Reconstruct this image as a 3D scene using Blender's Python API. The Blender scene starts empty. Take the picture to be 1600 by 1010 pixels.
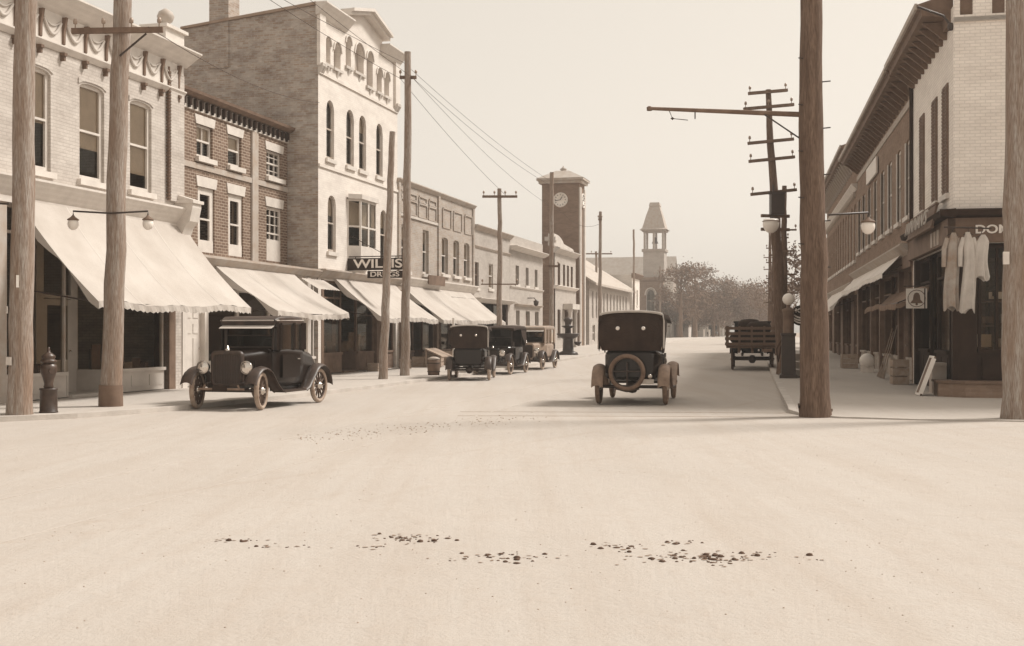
import bpy, bmesh, math, random
from math import sin, cos, pi, radians, sqrt, atan, atan2
from mathutils import Vector, Matrix
R_ = random.Random(11)
C = bpy.context.scene.collection
SC = bpy.context.scene
# ------------------------------------------------------------------ camera
cam = bpy.data.objects.new('camera', bpy.data.cameras.new('camera')); C.objects.link(cam)
cam.location = (0, 0, 1.53); cam.rotation_euler = (radians(90), 0, 0)
cam.data.sensor_width = 36; cam.data.lens = 41.6; cam.data.shift_y = 0.0094
cam.data.clip_end = 4000
SC.camera = cam
# ------------------------------------------------------------------ sky and sun (a warm-toned print: one brown hue)
SUN_EL = radians(49); SUN_H = (0.945, 0.327)
w = bpy.data.worlds.new('World'); SC.world = w; w.use_nodes = True
nt = w.node_tree; nt.nodes.clear()
sky = nt.nodes.new('ShaderNodeTexSky'); sky.sky_type = 'NISHITA'; sky.sun_disc = False
sky.sun_elevation = SUN_EL; sky.sun_rotation = atan2(SUN_H[0], SUN_H[1])
sky.air_density = 1.0; sky.dust_density = 3.0; sky.ozone_density = 1.0
bw = nt.nodes.new('ShaderNodeRGBToBW')
pw = nt.nodes.new('ShaderNodeMath'); pw.operation = 'POWER'; pw.inputs[1].default_value = 0.35
ml = nt.nodes.new('ShaderNodeMath'); ml.operation = 'MULTIPLY'; ml.inputs[1].default_value = 3.6
tint = nt.nodes.new('ShaderNodeMixRGB'); tint.blend_type = 'MULTIPLY'; tint.inputs[0].default_value = 1
tint.inputs[2].default_value = (1.08, 0.987, 0.868, 1)
bg = nt.nodes.new('ShaderNodeBackground'); bg.inputs[1].default_value = 0.12
wo = nt.nodes.new('ShaderNodeOutputWorld')
nt.links.new(sky.outputs[0], bw.inputs[0]); nt.links.new(bw.outputs[0], pw.inputs[0]); nt.links.new(pw.outputs[0], ml.inputs[0])
nt.links.new(ml.outputs[0], tint.inputs[1]); nt.links.new(tint.outputs[0], bg.inputs[0]); nt.links.new(bg.outputs[0], wo.inputs[0])
sun = bpy.data.objects.new('sun', bpy.data.lights.new('sun', 'SUN')); C.objects.link(sun)
sun.data.energy = 3.4; sun.data.angle = radians(12); sun.data.color = (1, 0.955, 0.89)
sd = Vector((SUN_H[0] * cos(SUN_EL), SUN_H[1] * cos(SUN_EL), sin(SUN_EL)))
sun.rotation_euler = sd.to_track_quat('Z', 'Y').to_euler(); sun.location = (30, 10, 40)
vs = SC.view_settings; vs.view_transform = 'Standard'; vs.look = 'None'; vs.exposure = 0.28; vs.gamma = 1; vs.use_curve_mapping = False
SC.render.film_transparent = False
SC.cycles.max_bounces = 6; SC.cycles.transparent_max_bounces = 10; SC.cycles.volume_bounces = 0
# ------------------------------------------------------------------ tone and materials
TONE = ((.008, 1.8, .68), (.03, 1.72, .68), (.1, 1.56, .70), (.22, 1.42, .74), (.33, 1.26, .80), (.40, 1.11, .90), (.75, 1.08, .92))
def sep(v):
    """albedo v in the print's brown: deeper tones are redder"""
    x = min(max(v, .008), .75); i = max(k for k in range(6) if TONE[k][0] <= x); (a, r0, b0), (c, r1, b1) = TONE[i], TONE[i + 1]
    q = (math.log(x) - math.log(a)) / (math.log(c) - math.log(a)); r = r0 + (r1 - r0) * q; b = b0 + (b1 - b0) * q
    g = v / (.2126 * r + .7152 + .0722 * b); return (g * r, g, g * b, 1)
M = {}
def nn(t, kind, **kw):
    n = t.nodes.new('ShaderNode' + kind)
    for a, b in kw.items(): setattr(n, a, b)
    return n
def base_mat(name, rough=.8, spec=.3):
    m = bpy.data.materials.new(name); m.use_nodes = True; t = m.node_tree
    p = t.nodes['Principled BSDF']; p.inputs['Roughness'].default_value = rough
    p.inputs['Specular IOR Level'].default_value = spec
    M[name] = m
    return m, t, p
def mixc(t, fac, a, b):
    x = nn(t, 'Mix', data_type='RGBA'); x.inputs[6].default_value = a; x.inputs[7].default_value = b
    t.links.new(fac, x.inputs[0]); return x
def noise_fac(t, vec, scale, lo, hi, detail=5, rough=.6):
    n = nn(t, 'TexNoise'); n.inputs['Scale'].default_value = scale; n.inputs['Detail'].default_value = detail; n.inputs['Roughness'].default_value = rough
    t.links.new(vec, n.inputs['Vector'])
    r = nn(t, 'MapRange'); r.inputs[1].default_value = lo; r.inputs[2].default_value = hi
    t.links.new(n.outputs['Fac'], r.inputs[0]); return r.outputs[0], n
def mat(name, v, v2=None, scale=1.5, rough=.8, bump=.0, bscale=40, spec=.3, stretch=(1, 1, 1), fine=.0, metal=0):
    """plain surface: two tones of one colour mixed by noise, fine grain, small relief"""
    m, t, p = base_mat(name, rough, spec); v2 = v * .75 if v2 is None else v2
    tc = nn(t, 'TexCoord'); mp = nn(t, 'Mapping'); mp.inputs['Scale'].default_value = stretch
    t.links.new(tc.outputs['Object'], mp.inputs[0])
    f, n = noise_fac(t, mp.outputs[0], scale, .35, .68)
    x = mixc(t, f, sep(v), sep(v2)); out = x.outputs[2]
    if fine:
        f2, n2 = noise_fac(t, mp.outputs[0], bscale, .4, .62)
        y = nn(t, 'Mix', data_type='RGBA'); y.inputs[7].default_value = sep(v2 * .6); t.links.new(out, y.inputs[6])
        g = nn(t, 'Math', operation='MULTIPLY'); g.inputs[1].default_value = fine; t.links.new(f2, g.inputs[0]); t.links.new(g.outputs[0], y.inputs[0]); out = y.outputs[2]
    t.links.new(out, p.inputs['Base Color'])
    if bump:
        b = nn(t, 'Bump'); b.inputs['Strength'].default_value = bump; b.inputs['Distance'].default_value = .02
        n3 = nn(t, 'TexNoise'); n3.inputs['Scale'].default_value = bscale; n3.inputs['Detail'].default_value = 4
        t.links.new(mp.outputs[0], n3.inputs['Vector']); t.links.new(n3.outputs['Fac'], b.inputs['Height']); t.links.new(b.outputs[0], p.inputs['Normal'])
    p.inputs['Metallic'].default_value = metal
    return m
def brick(name, v1, v2, vm, bw_=.22, bh=.075, patch=.5, bump=.5, blotch=.8, mortar=.011):
    """brickwork too fine to pick apart: courses by the Brick Texture on local x+y and z, with weathering"""
    m, t, p = base_mat(name, .88, .2)
    tc = nn(t, 'TexCoord'); s = nn(t, 'SeparateXYZ'); t.links.new(tc.outputs['Object'], s.inputs[0])
    ad = nn(t, 'Math', operation='ADD'); t.links.new(s.outputs[0], ad.inputs[0]); t.links.new(s.outputs[1], ad.inputs[1])
    cb = nn(t, 'CombineXYZ'); t.links.new(ad.outputs[0], cb.inputs[0]); t.links.new(s.outputs[2], cb.inputs[1])
    b = nn(t, 'TexBrick'); t.links.new(cb.outputs[0], b.inputs['Vector'])
    b.inputs['Color1'].default_value = sep(v1); b.inputs['Color2'].default_value = sep(v2); b.inputs['Mortar'].default_value = sep(vm)
    b.inputs['Scale'].default_value = 1; b.inputs['Mortar Size'].default_value = mortar; b.inputs['Mortar Smooth'].default_value = .3
    b.inputs['Brick Width'].default_value = bw_; b.inputs['Row Height'].default_value = bh; b.inputs['Bias'].default_value = 0
    sm = nn(t, 'Mapping'); sm.inputs['Scale'].default_value = (1, 1, 2.6); t.links.new(tc.outputs['Object'], sm.inputs[0])
    f, n = noise_fac(t, sm.outputs[0], blotch, .4, .72, 9, .72)
    x = nn(t, 'Mix', data_type='RGBA', blend_type='MULTIPLY'); t.links.new(b.outputs['Color'], x.inputs[6])
    x.inputs[7].default_value = (1 - patch * .55, 1 - patch * .6, 1 - patch * .62, 1); t.links.new(f, x.inputs[0])
    f2, n2 = noise_fac(t, cb.outputs[0], 5, .52, .75, 4)
    y = nn(t, 'Mix', data_type='RGBA'); t.links.new(x.outputs[2], y.inputs[6]); y.inputs[7].default_value = sep(min(.7, v1 * 1.5))
    g = nn(t, 'Math', operation='MULTIPLY'); g.inputs[1].default_value = .35 * patch; t.links.new(f2, g.inputs[0]); t.links.new(g.outputs[0], y.inputs[0])
    t.links.new(y.outputs[2], p.inputs['Base Color'])
    bp = nn(t, 'Bump'); bp.inputs['Strength'].default_value = bump; bp.inputs['Distance'].default_value = .012; bp.invert = True
    t.links.new(b.outputs['Fac'], bp.inputs['Height']); t.links.new(bp.outputs[0], p.inputs['Normal'])
    return m
brick('cream_brick', .56, .51, .45, patch=.6, bump=.25)
brick('dark_brick', .17, .11, .34, bw_=.24, bh=.088, patch=.45, bump=.7, mortar=.014)
brick('weathered_brick', .45, .31, .44, patch=.95, bump=.6, blotch=.9)
brick('stucco_brick', .72, .69, .66, patch=.4, bump=.15, blotch=.9)
brick('tan_brick', .40, .33, .42, patch=.5, bump=.3)
brick('pale_brick', .46, .40, .42, patch=.4, bump=.2)
brick('brown_brick', .20, .15, .22, patch=.6, bump=.5)
brick('white_brick', .86, .8, .7, patch=.3, bump=.5, blotch=.9)
brick('soot_brick', .24, .18, .22, patch=.6, bump=.5)
mat('stone', .55, .44, bump=.2, bscale=20)
mat('trim', .64, .54, scale=3, rough=.6, bump=.1)
mat('tan_trim', .42, .33, scale=3, rough=.7, bump=.1)
mat('dark_trim', .03, .02, scale=3, rough=.75, spec=.12)
mat('brown_trim', .15, .10, scale=3, rough=.7, bump=.15)
mat('blind', .6, .52, scale=3, rough=.9)
mat('curtain', .4, .33, scale=6, rough=.9)
mat('canvas', .48, .39, scale=.9, rough=.95, bump=.25, bscale=9)
mat('sunlit_canvas', .82, .74, scale=1.2, rough=.95, bump=.25, bscale=9)  # paler copy of canvas: light coming through the cloth put into its colour
mat('old_canvas', .2, .13, scale=2, rough=.95, bump=.3, bscale=12)
mat('roofing', .30, .22, scale=2, rough=.95, bump=.3)
mat('pale_roof', .45, .36, scale=2, rough=.9, bump=.3)
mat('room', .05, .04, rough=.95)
mat('pole_wood', .40, .22, scale=2.5, rough=.95, bump=.8, bscale=22, stretch=(3, 3, .25), fine=.75)
mat('pole_dark', .17, .09, scale=2.5, rough=.95, bump=.8, bscale=22, stretch=(3, 3, .25), fine=.75)
mat('arm_wood', .16, .09, scale=4, rough=.9)
mat('wire', .05, .04, rough=.6)
mat('insulator', .3, .2, rough=.25, spec=.5)
mat('paint_black', .010, .007, scale=3, rough=.24, spec=.4)
mat('paint_tan', .30, .24, scale=4, rough=.4, spec=.5)
mat('fender_dust', .045, .016, scale=5, rough=.45, spec=.5)
mat('dusty_fender', .22, .12, scale=5, rough=.6)
mat('top_cloth', .03, .018, scale=4, rough=.9, bump=.4, bscale=30)
mat('top_edge', .5, .4, scale=4, rough=.9)
mat('rubber', .34, .2, scale=9, rough=.9)
mat('rubber_mid', .15, .09, scale=9, rough=.9)
mat('rubber_dark', .07, .05, scale=9, rough=.9)
mat('spoke_wood', .07, .045, rough=.6)
mat('iron', .03, .022, scale=6, rough=.45, spec=.5, bump=.1)
mat('nickel', .55, .5, rough=.18, spec=.6, metal=1)
mat('lens', .7, .6, rough=.12, spec=.7, metal=.75)
mat('hydrant_iron', .055, .035, scale=8, rough=.38, spec=.5, bump=.15)
mat('globe', .8, .76, rough=.25, spec=.5)
mat('truck_wood', .13, .08, scale=6, rough=.9, bump=.3, stretch=(1, 6, 6))
mat('crate_wood', .34, .24, scale=6, rough=.9, bump=.3)
mat('brown_dirt', .24, .17, scale=9, rough=1)
mat('dung', .10, .055, scale=20, rough=1, bump=.5)
mat('twig', .17, .11, scale=5, rough=.95)
mat('foliage', .19, .14, scale=1.2, rough=.9)
mat('foliage_dark', .13, .09, scale=1.2, rough=.9)
mat('white_paint', .76, .68, scale=3, rough=.6)
mat('letter_white', .8, .76, scale=3, rough=.6)
mat('letter_gold', .45, .36, scale=6, rough=.5)
mat('sign_black', .025, .018, rough=.6, spec=.2)
mat('kerb_stone', .52, .40, scale=1.6, rough=.95, bump=.4, bscale=15)
mat('cloth_pale', .58, .48, scale=5, rough=.95)
mat('cloth_brown', .4, .27, scale=5, rough=.95)
mat('paper', .7, .62, scale=8, rough=.9)
# glass: thin sheet, clear head-on and mirror-like at a low angle
m, t, p = base_mat('glass'); t.nodes.remove(p)
lw = nn(t, 'LayerWeight'); lw.inputs[0].default_value = .22
gl = nn(t, 'BsdfGlossy'); gl.inputs['Roughness'].default_value = .03; gl.inputs[0].default_value = (.9, .85, .78, 1)
tr = nn(t, 'BsdfTransparent'); tr.inputs[0].default_value = (.82, .76, .68, 1)
mx = nn(t, 'MixShader'); t.links.new(lw.outputs['Fresnel'], mx.inputs[0]); t.links.new(tr.outputs[0], mx.inputs[1]); t.links.new(gl.outputs[0], mx.inputs[2])
t.links.new(mx.outputs[0], t.nodes['Material Output'].inputs[0])
src = M['glass']; m = src.copy(); m.name = 'car_glass'; M['car_glass'] = m
[n for n in m.node_tree.nodes if n.type == 'BSDF_TRANSPARENT'][0].inputs[0].default_value = (.3, .24, .19, 1)
TRACKS = ((60, -30, 82.0), (60, -30, 80.6), (17, 36, 15.8), (17, 36, 14.4), (-70, 60, 84), (-70, 60, 82.6), (14, 3, 18.6), (14, 3, 17.2))
# packed dust road: pale, blotched, streaked along the street by wheels
def ground_mat(name, v, v2, v3, streak):
    m, t, p = base_mat(name, .95, .15)
    tc = nn(t, 'TexCoord'); mp = nn(t, 'Mapping'); mp.inputs['Rotation'].default_value = (0, 0, radians(11.5)); mp.inputs['Scale'].default_value = (1, .1, 1)
    t.links.new(tc.outputs['Object'], mp.inputs[0])
    f1, _ = noise_fac(t, tc.outputs['Object'], .22, .4, .72, 6, .6)
    f2, _ = noise_fac(t, mp.outputs[0], 1.3, .44, .7, 6, .65)
    f3, n3 = noise_fac(t, tc.outputs['Object'], 26, .52, .75, 5, .7)
    f4, n4 = noise_fac(t, tc.outputs['Object'], 3.2, .5, .72, 8, .75)
    mp2 = nn(t, 'Mapping'); mp2.inputs['Rotation'].default_value = (0, 0, radians(13)); mp2.inputs['Scale'].default_value = (1, .03, 1); t.links.new(tc.outputs['Object'], mp2.inputs[0])
    f5, n5 = noise_fac(t, mp2.outputs[0], 5.5, .5, .68, 3, .5)
    x = mixc(t, f1, sep(v), sep(v2))
    g = nn(t, 'Math', operation='MULTIPLY'); g.inputs[1].default_value = streak; t.links.new(f2, g.inputs[0])
    y = nn(t, 'Mix', data_type='RGBA'); t.links.new(x.outputs[2], y.inputs[6]); y.inputs[7].default_value = sep(v3); t.links.new(g.outputs[0], y.inputs[0])
    g2 = nn(t, 'Math', operation='MULTIPLY'); g2.inputs[1].default_value = .35; t.links.new(f3, g2.inputs[0])
    z = nn(t, 'Mix', data_type='RGBA'); t.links.new(y.outputs[2], z.inputs[6]); z.inputs[7].default_value = sep(v3 * .8); t.links.new(g2.outputs[0], z.inputs[0])
    tracks = []
    for cx_, cy_, rr in TRACKS:
        vd = nn(t, 'VectorMath', operation='DISTANCE'); t.links.new(tc.outputs['Object'], vd.inputs[0]); vd.inputs[1].default_value = (cx_, cy_, 0)
        sb = nn(t, 'Math', operation='SUBTRACT'); t.links.new(vd.outputs['Value'], sb.inputs[0]); sb.inputs[1].default_value = rr
        ab = nn(t, 'Math', operation='ABSOLUTE'); t.links.new(sb.outputs[0], ab.inputs[0])
        mr = nn(t, 'MapRange'); mr.inputs[1].default_value = .11; mr.inputs[2].default_value = .03; t.links.new(ab.outputs[0], mr.inputs[0])
        mu = nn(t, 'Math', operation='MULTIPLY'); t.links.new(mr.outputs[0], mu.inputs[0]); t.links.new(f1 if len(tracks) % 2 else f4, mu.inputs[1]); tracks.append((mu.outputs[0], .55))
    for ff, am in [(f4, .3), (f5, .15)] + tracks:
        g3 = nn(t, 'Math', operation='MULTIPLY'); g3.inputs[1].default_value = am; t.links.new(ff, g3.inputs[0])
        z2 = nn(t, 'Mix', data_type='RGBA'); t.links.new(z.outputs[2], z2.inputs[6]); z2.inputs[7].default_value = sep(v3 * .95); t.links.new(g3.outputs[0], z2.inputs[0]); z = z2
    t.links.new(z.outputs[2], p.inputs['Base Color'])
    b0 = nn(t, 'Bump'); b0.inputs['Strength'].default_value = .5; b0.inputs['Distance'].default_value = .05; t.links.new(n4.outputs['Fac'], b0.inputs['Height'])
    b = nn(t, 'Bump'); b.inputs['Strength'].default_value = .35; b.inputs['Distance'].default_value = .02
    t.links.new(n3.outputs['Fac'], b.inputs['Height']); t.links.new(b0.outputs[0], b.inputs['Normal']); t.links.new(b.outputs[0], p.inputs['Normal'])
ground_mat('road_dust', .45, .42, .37, .55)
ground_mat('earth', .35, .28, .22, .3)
ground_mat('walk', .47, .43, .39, .25)
# ------------------------------------------------------------------ mesh helpers
class MB:
    def __init__(s): s.v = []; s.f = []; s.s = []
    def add(s, vs, fs, smooth=False):
        o = len(s.v); s.v += [tuple(p) for p in vs]
        s.f += [tuple(i + o for i in q) for q in fs]; s.s += [smooth] * len(fs); return s
    def box(s, x0, x1, y0, y1, z0, z1, T=None):
        vs = [(x, y, z) for z in (z0, z1) for (x, y) in ((x0, y0), (x1, y0), (x1, y1), (x0, y1))]
        if T is not None: vs = [T @ Vector(p) for p in vs]
        return s.add(vs, [(3, 2, 1, 0), (4, 5, 6, 7), (0, 1, 5, 4), (1, 2, 6, 5), (2, 3, 7, 6), (3, 0, 4, 7)])
    def poly(s, pts, smooth=False): return s.add(pts, [tuple(range(len(pts)))], smooth)
    def prism(s, pts, d):
        n = len(pts); d = Vector(d); a = [Vector(p) for p in pts]
        return s.add(a + [p + d for p in a], [tuple(range(n))[::-1], tuple(range(n, 2 * n))] + [(i, (i + 1) % n, n + (i + 1) % n, n + i) for i in range(n)])
    def tube(s, pts, r, n=8, caps=True, smooth=True):
        P = [Vector(p) for p in pts]; r = r if isinstance(r, (list, tuple)) else [r] * len(P)
        vs = []; fs = []; up = None
        for i, p in enumerate(P):
            d = (P[min(i + 1, len(P) - 1)] - P[max(i - 1, 0)]).normalized()
            if up is None or abs(d.dot(up)) > .95: up = Vector((0, 0, 1)) if abs(d.z) < .9 else Vector((1, 0, 0))
            a = d.cross(up).normalized(); b = a.cross(d).normalized()
            for k in range(n):
                q = 2 * pi * k / n; vs.append(p + (a * cos(q) + b * sin(q)) * r[i])
        for i in range(len(P) - 1):
            for k in range(n):
                j = (k + 1) % n; fs.append((i * n + k, i * n + j, (i + 1) * n + j, (i + 1) * n + k))
        s.add(vs, fs, smooth)
        if caps: s.add(vs[:n], [tuple(range(n))[::-1]]); s.add(vs[-n:], [tuple(range(n))])
        return s
    def lathe(s, prof, c=(0, 0, 0), n=16, axis='z', smooth=True):
        vs = []; c = Vector(c)
        for r, h in prof:
            for k in range(n):
                q = 2 * pi * k / n; a, b = r * cos(q), r * sin(q)
                vs.append(c + (Vector((a, b, h)) if axis == 'z' else Vector((a, h, b)) if axis == 'y' else Vector((h, a, b))))
        fs = [(i * n + k, i * n + (k + 1) % n, (i + 1) * n + (k + 1) % n, (i + 1) * n + k) for i in range(len(prof) - 1) for k in range(n)]
        return s.add(vs, fs, smooth)
    def loft(s, secs, closed=True, caps=True, smooth=True):
        n = len(secs[0]); vs = [p for q in secs for p in q]; m_ = n if closed else n - 1
        s.add(vs, [(i * n + k, i * n + (k + 1) % n, (i + 1) * n + (k + 1) % n, (i + 1) * n + k) for i in range(len(secs) - 1) for k in range(m_)], smooth)
        if caps and closed: s.add(secs[0], [tuple(range(n))[::-1]]); s.add(secs[-1], [tuple(range(n))])
        return s
    def build(s, name, m, parent=None, loc=(0, 0, 0), rz=0, kind=None):
        me = bpy.data.meshes.new(name); me.from_pydata(s.v, [], s.f); me.polygons.foreach_set('use_smooth', s.s); me.update()
        me.materials.append(M[m]); o = bpy.data.objects.new(name, me); C.objects.link(o)
        o.parent = parent; o.location = loc; o.rotation_euler = (0, 0, rz)
        if kind: o['kind'] = kind
        return o
def tag(o, label, cat, group=None):
    o['label'] = label; o['category'] = cat
    if group: o['group'] = group
    return o
def thing(name, label, cat, loc=(0, 0, 0), rz=0, group=None):
    o = bpy.data.objects.new(name, None); C.objects.link(o); o.location = loc; o.rotation_euler = (0, 0, rz); o.empty_display_size = .2
    return tag(o, label, cat, group)
def inst(src, parent, loc, rot=(0, 0, 0), scale=None):
    o = src.copy(); C.objects.link(o); o.parent = parent; o.location = loc; o.rotation_euler = rot
    if scale: o.scale = scale
    return o
def copy_tree(o, parent=None):
    c = o.copy(); C.objects.link(c); c.parent = parent
    for ch in [k for k in o.children]: copy_tree(ch, c)
    return c
def text(body, size, m, parent, loc, rot=(pi / 2, 0, 0), depth=.012, sx=1, name='lettering', bold=.0):
    cu = bpy.data.curves.new('t', 'FONT'); cu.body = body; cu.size = size; cu.extrude = depth; cu.align_x = 'CENTER'; cu.align_y = 'CENTER'; cu.offset = bold
    tmp = bpy.data.objects.new('t', cu); C.objects.link(tmp); bpy.context.view_layer.update()
    me = bpy.data.meshes.new_from_object(tmp.evaluated_get(bpy.context.evaluated_depsgraph_get()))
    bpy.data.objects.remove(tmp); me.name = name; me.materials.clear(); me.materials.append(M[m])
    o = bpy.data.objects.new(name, me); C.objects.link(o); o.parent = parent; o.location = loc; o.rotation_euler = rot; o.scale = (sx, 1, 1)
    return o
# ------------------------------------------------------------------ the street: two building lines and gently rising ground
AL = radians(14.54); AR = radians(11.46)
UL = Vector((sin(AL), cos(AL), 0)); NL = Vector((cos(AL), -sin(AL), 0))    # NL points from the left row to the street
UR = Vector((sin(AR), cos(AR), 0)); NR = Vector((-cos(AR), sin(AR), 0))    # NR points from the right row to the street
def gz(y):
    q = max(0, min(1, (y - 30) / 85)); return .8 * q * q * (3 - 2 * q)
def LP(s, out=0, z=None):
    p = UL * s - NL * (16.07 - out); p.z = gz(p.y) + .08 if z is None else z; return p
def RP(s, out=0, z=None):
    p = UR * s - NR * (4.45 - out); p.z = gz(p.y) + .1 if z is None else z; return p
RZL = pi / 2 - AL; RZR = -pi / 2 - AR
# ground sheets
def sheet(name, x0, x1, ys, dz, m):
    mb = MB(); vs = []; xs = [x0 + (x1 - x0) * i / 6 for i in range(7)]
    for y in ys:
        for x in xs: vs.append((x, y, gz(y) + dz))
    mb.add(vs, [(j * 7 + i, j * 7 + i + 1, (j + 1) * 7 + i + 1, (j + 1) * 7 + i) for j in range(len(ys) - 1) for i in range(6)], True)
    return mb.build(name, m, kind='structure')
sheet('ground', -1800, 1800, [-400, -50, 0, 20] + list(range(30, 121, 5)) + [200, 500, 1500, 3000], -.02, 'earth')
mb = MB(); vs = []; ys = [-30, -10, 0, 10, 20] + list(range(30, 121, 5)) + [160, 220, 300]
for y in ys:
    a = (y * UL.x / UL.y) - 15.2; b = (y * UR.x / UR.y) + 3.6
    if y <= 23: a, b = -45, 45
    for i in range(5): vs.append((a + (b - a) * i / 4, y, gz(y)))
mb.add(vs, [(j * 5 + i, j * 5 + i + 1, j * 5 + i + 6, j * 5 + i + 5) for j in range(len(ys) - 1) for i in range(4)], True)
mb.build('road', 'road_dust', kind='structure')
# pavements: strips between kerb line and house line
def pave(name, kerb, back, h, m, kname, hs=None):
    mb = MB(); top = [(Vector((k.x, k.y, gz(k.y) + g)), Vector((b.x, b.y, gz(b.y) + h))) for k, b, g in zip(kerb, back, hs or [h] * len(kerb))]
    for (a, b), (c, d) in zip(top, top[1:]): mb.poly([a, b, d, c])
    mb.build(name, m, kind='structure')
    kb = MB()
    for (a, b), (c, d) in zip(top, top[1:]):
        i0 = a + (b - a).normalized() * -.16; i1 = c + (d - c).normalized() * -.16; lo = Vector((0, 0, -.25)); up = Vector((0, 0, .012))
        kb.poly([i0 + up, a + up, c + up, i1 + up]); kb.poly([i0 + lo, i0 + up, i1 + up, i1 + lo]); kb.poly([a + up, a + lo, c + lo, c + up])
    kb.build(kname, 'kerb_stone', kind='structure')
kl = [Vector(p + (0,)) for p in ((-30, 11), (-20, 15.2), (-14, 17.7), (-10.8, 19.2), (-9.05, 20.2), (-7.9, 21.15), (-7.15, 22.3))] + [LP(21, 3.78), LP(25, 4.02)] + [LP(s, 4.15) for s in list(range(29, 120, 4)) + [160, 240]]
bl = [Vector(p + (0,)) for p in ((-36, 18), (-26, 22), (-19, 24), (-15, 25))] + [LP(s, -2) for s in (18, 18.8, 19.6)] + [LP(s, -2) for s in list(range(21, 120, 4)) + [160, 240]]
pave('pavement_left', kl, bl, .08, 'walk', 'kerb_left')
kr = [RP(s, 3.62) for s in [240, 160] + list(range(116, 24, -4)) + [24.1, 23.2]] + [RP(22.5, 3.4), RP(22.0, 2.8), RP(21.75, 1.5), RP(21.7, -12), RP(21.7, -40)]
br = [RP(s, -2) for s in [240, 160] + list(range(116, 24, -4)) + [26.4, 26.3]] + [RP(26.2, -2), RP(26.2, -2.1), RP(26.2, -2.2), RP(29, -12), RP(29, -40)]
pave('pavement_right', kr, br, .1, 'walk', 'kerb_right', [.1] * (len(kr) - 6) + [.06, .03, .02, .015, .015, .015])
# ------------------------------------------------------------------ building kit (local x along the house line, y into the building, z up)
def arc(xa, xb, zs, r, n=10):
    return [(xa + (xb - xa) * i / n, zs + r * sqrt(max(0, 1 - (2 * i / n - 1) ** 2))) for i in range(n + 1)]
def wall(mb, x0, x1, z0, z1, ops=(), y=0, t=.3):
    """front wall with openings (xa, xb, za, zb, rise) and their reveals"""
    X = sorted({x0, x1} | {q for o in ops for q in o[:2]}); Z = sorted({z0, z1} | {q for o in ops for q in o[2:4]})
    for a, b in zip(X, X[1:]):
        for c, d in zip(Z, Z[1:]):
            mx_, mz_ = (a + b) / 2, (c + d) / 2
            if any(o[0] < mx_ < o[1] and o[2] < mz_ < o[3] for o in ops): continue
            mb.poly([(a, y, c), (b, y, c), (b, y, d), (a, y, d)])
    for o in ops:
        xa, xb, za, zb = o[:4]; r = o[4] if len(o) > 4 else 0; zs = zb - r; k = y + t
        mb.poly([(xa, y, za), (xa, y, zs), (xa, k, zs), (xa, k, za)]); mb.poly([(xb, y, za), (xb, k, za), (xb, k, zs), (xb, y, zs)])
        mb.poly([(xa, y, za), (xa, k, za), (xb, k, za), (xb, y, za)])
        if r:
            P = arc(xa, xb, zs, r)
            for (p, q), (u, v) in zip(P, P[1:]):
                mb.poly([(p, y, q), (u, y, v), (u, y, zb), (p, y, zb)]); mb.poly([(p, y, q), (p, k, q), (u, k, v), (u, y, v)])
        else: mb.poly([(xa, y, zb), (xb, y, zb), (xb, k, zb), (xa, k, zb)])
def shell(mb, x0, x1, z0, z1, depth, ops=(), y=0, roof=.25, t=.3):
    """closed house body: front with openings, side and rear walls, parapet and flat roof"""
    wall(mb, x0, x1, z0, z1, ops, y, t); d = y + depth
    mb.poly([(x0, y, z0), (x0, y, z1), (x0, d, z1), (x0, d, z0)]); mb.poly([(x1, y, z0), (x1, d, z0), (x1, d, z1), (x1, y, z1)])
    mb.poly([(x0, d, z0), (x0, d, z1), (x1, d, z1), (x1, d, z0)])
    mb.box(x0 + .01, x1 - .01, y + .01, d - .01, z1 - roof - .1, z1 - roof)
    mb.poly([(x0, y + .25, z1), (x0, y, z1), (x1, y, z1), (x1, y + .25, z1)]); mb.poly([(x0, y + .25, z1), (x1, y + .25, z1), (x1, y + .25, z1 - roof), (x0, y + .25, z1 - roof)])
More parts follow.
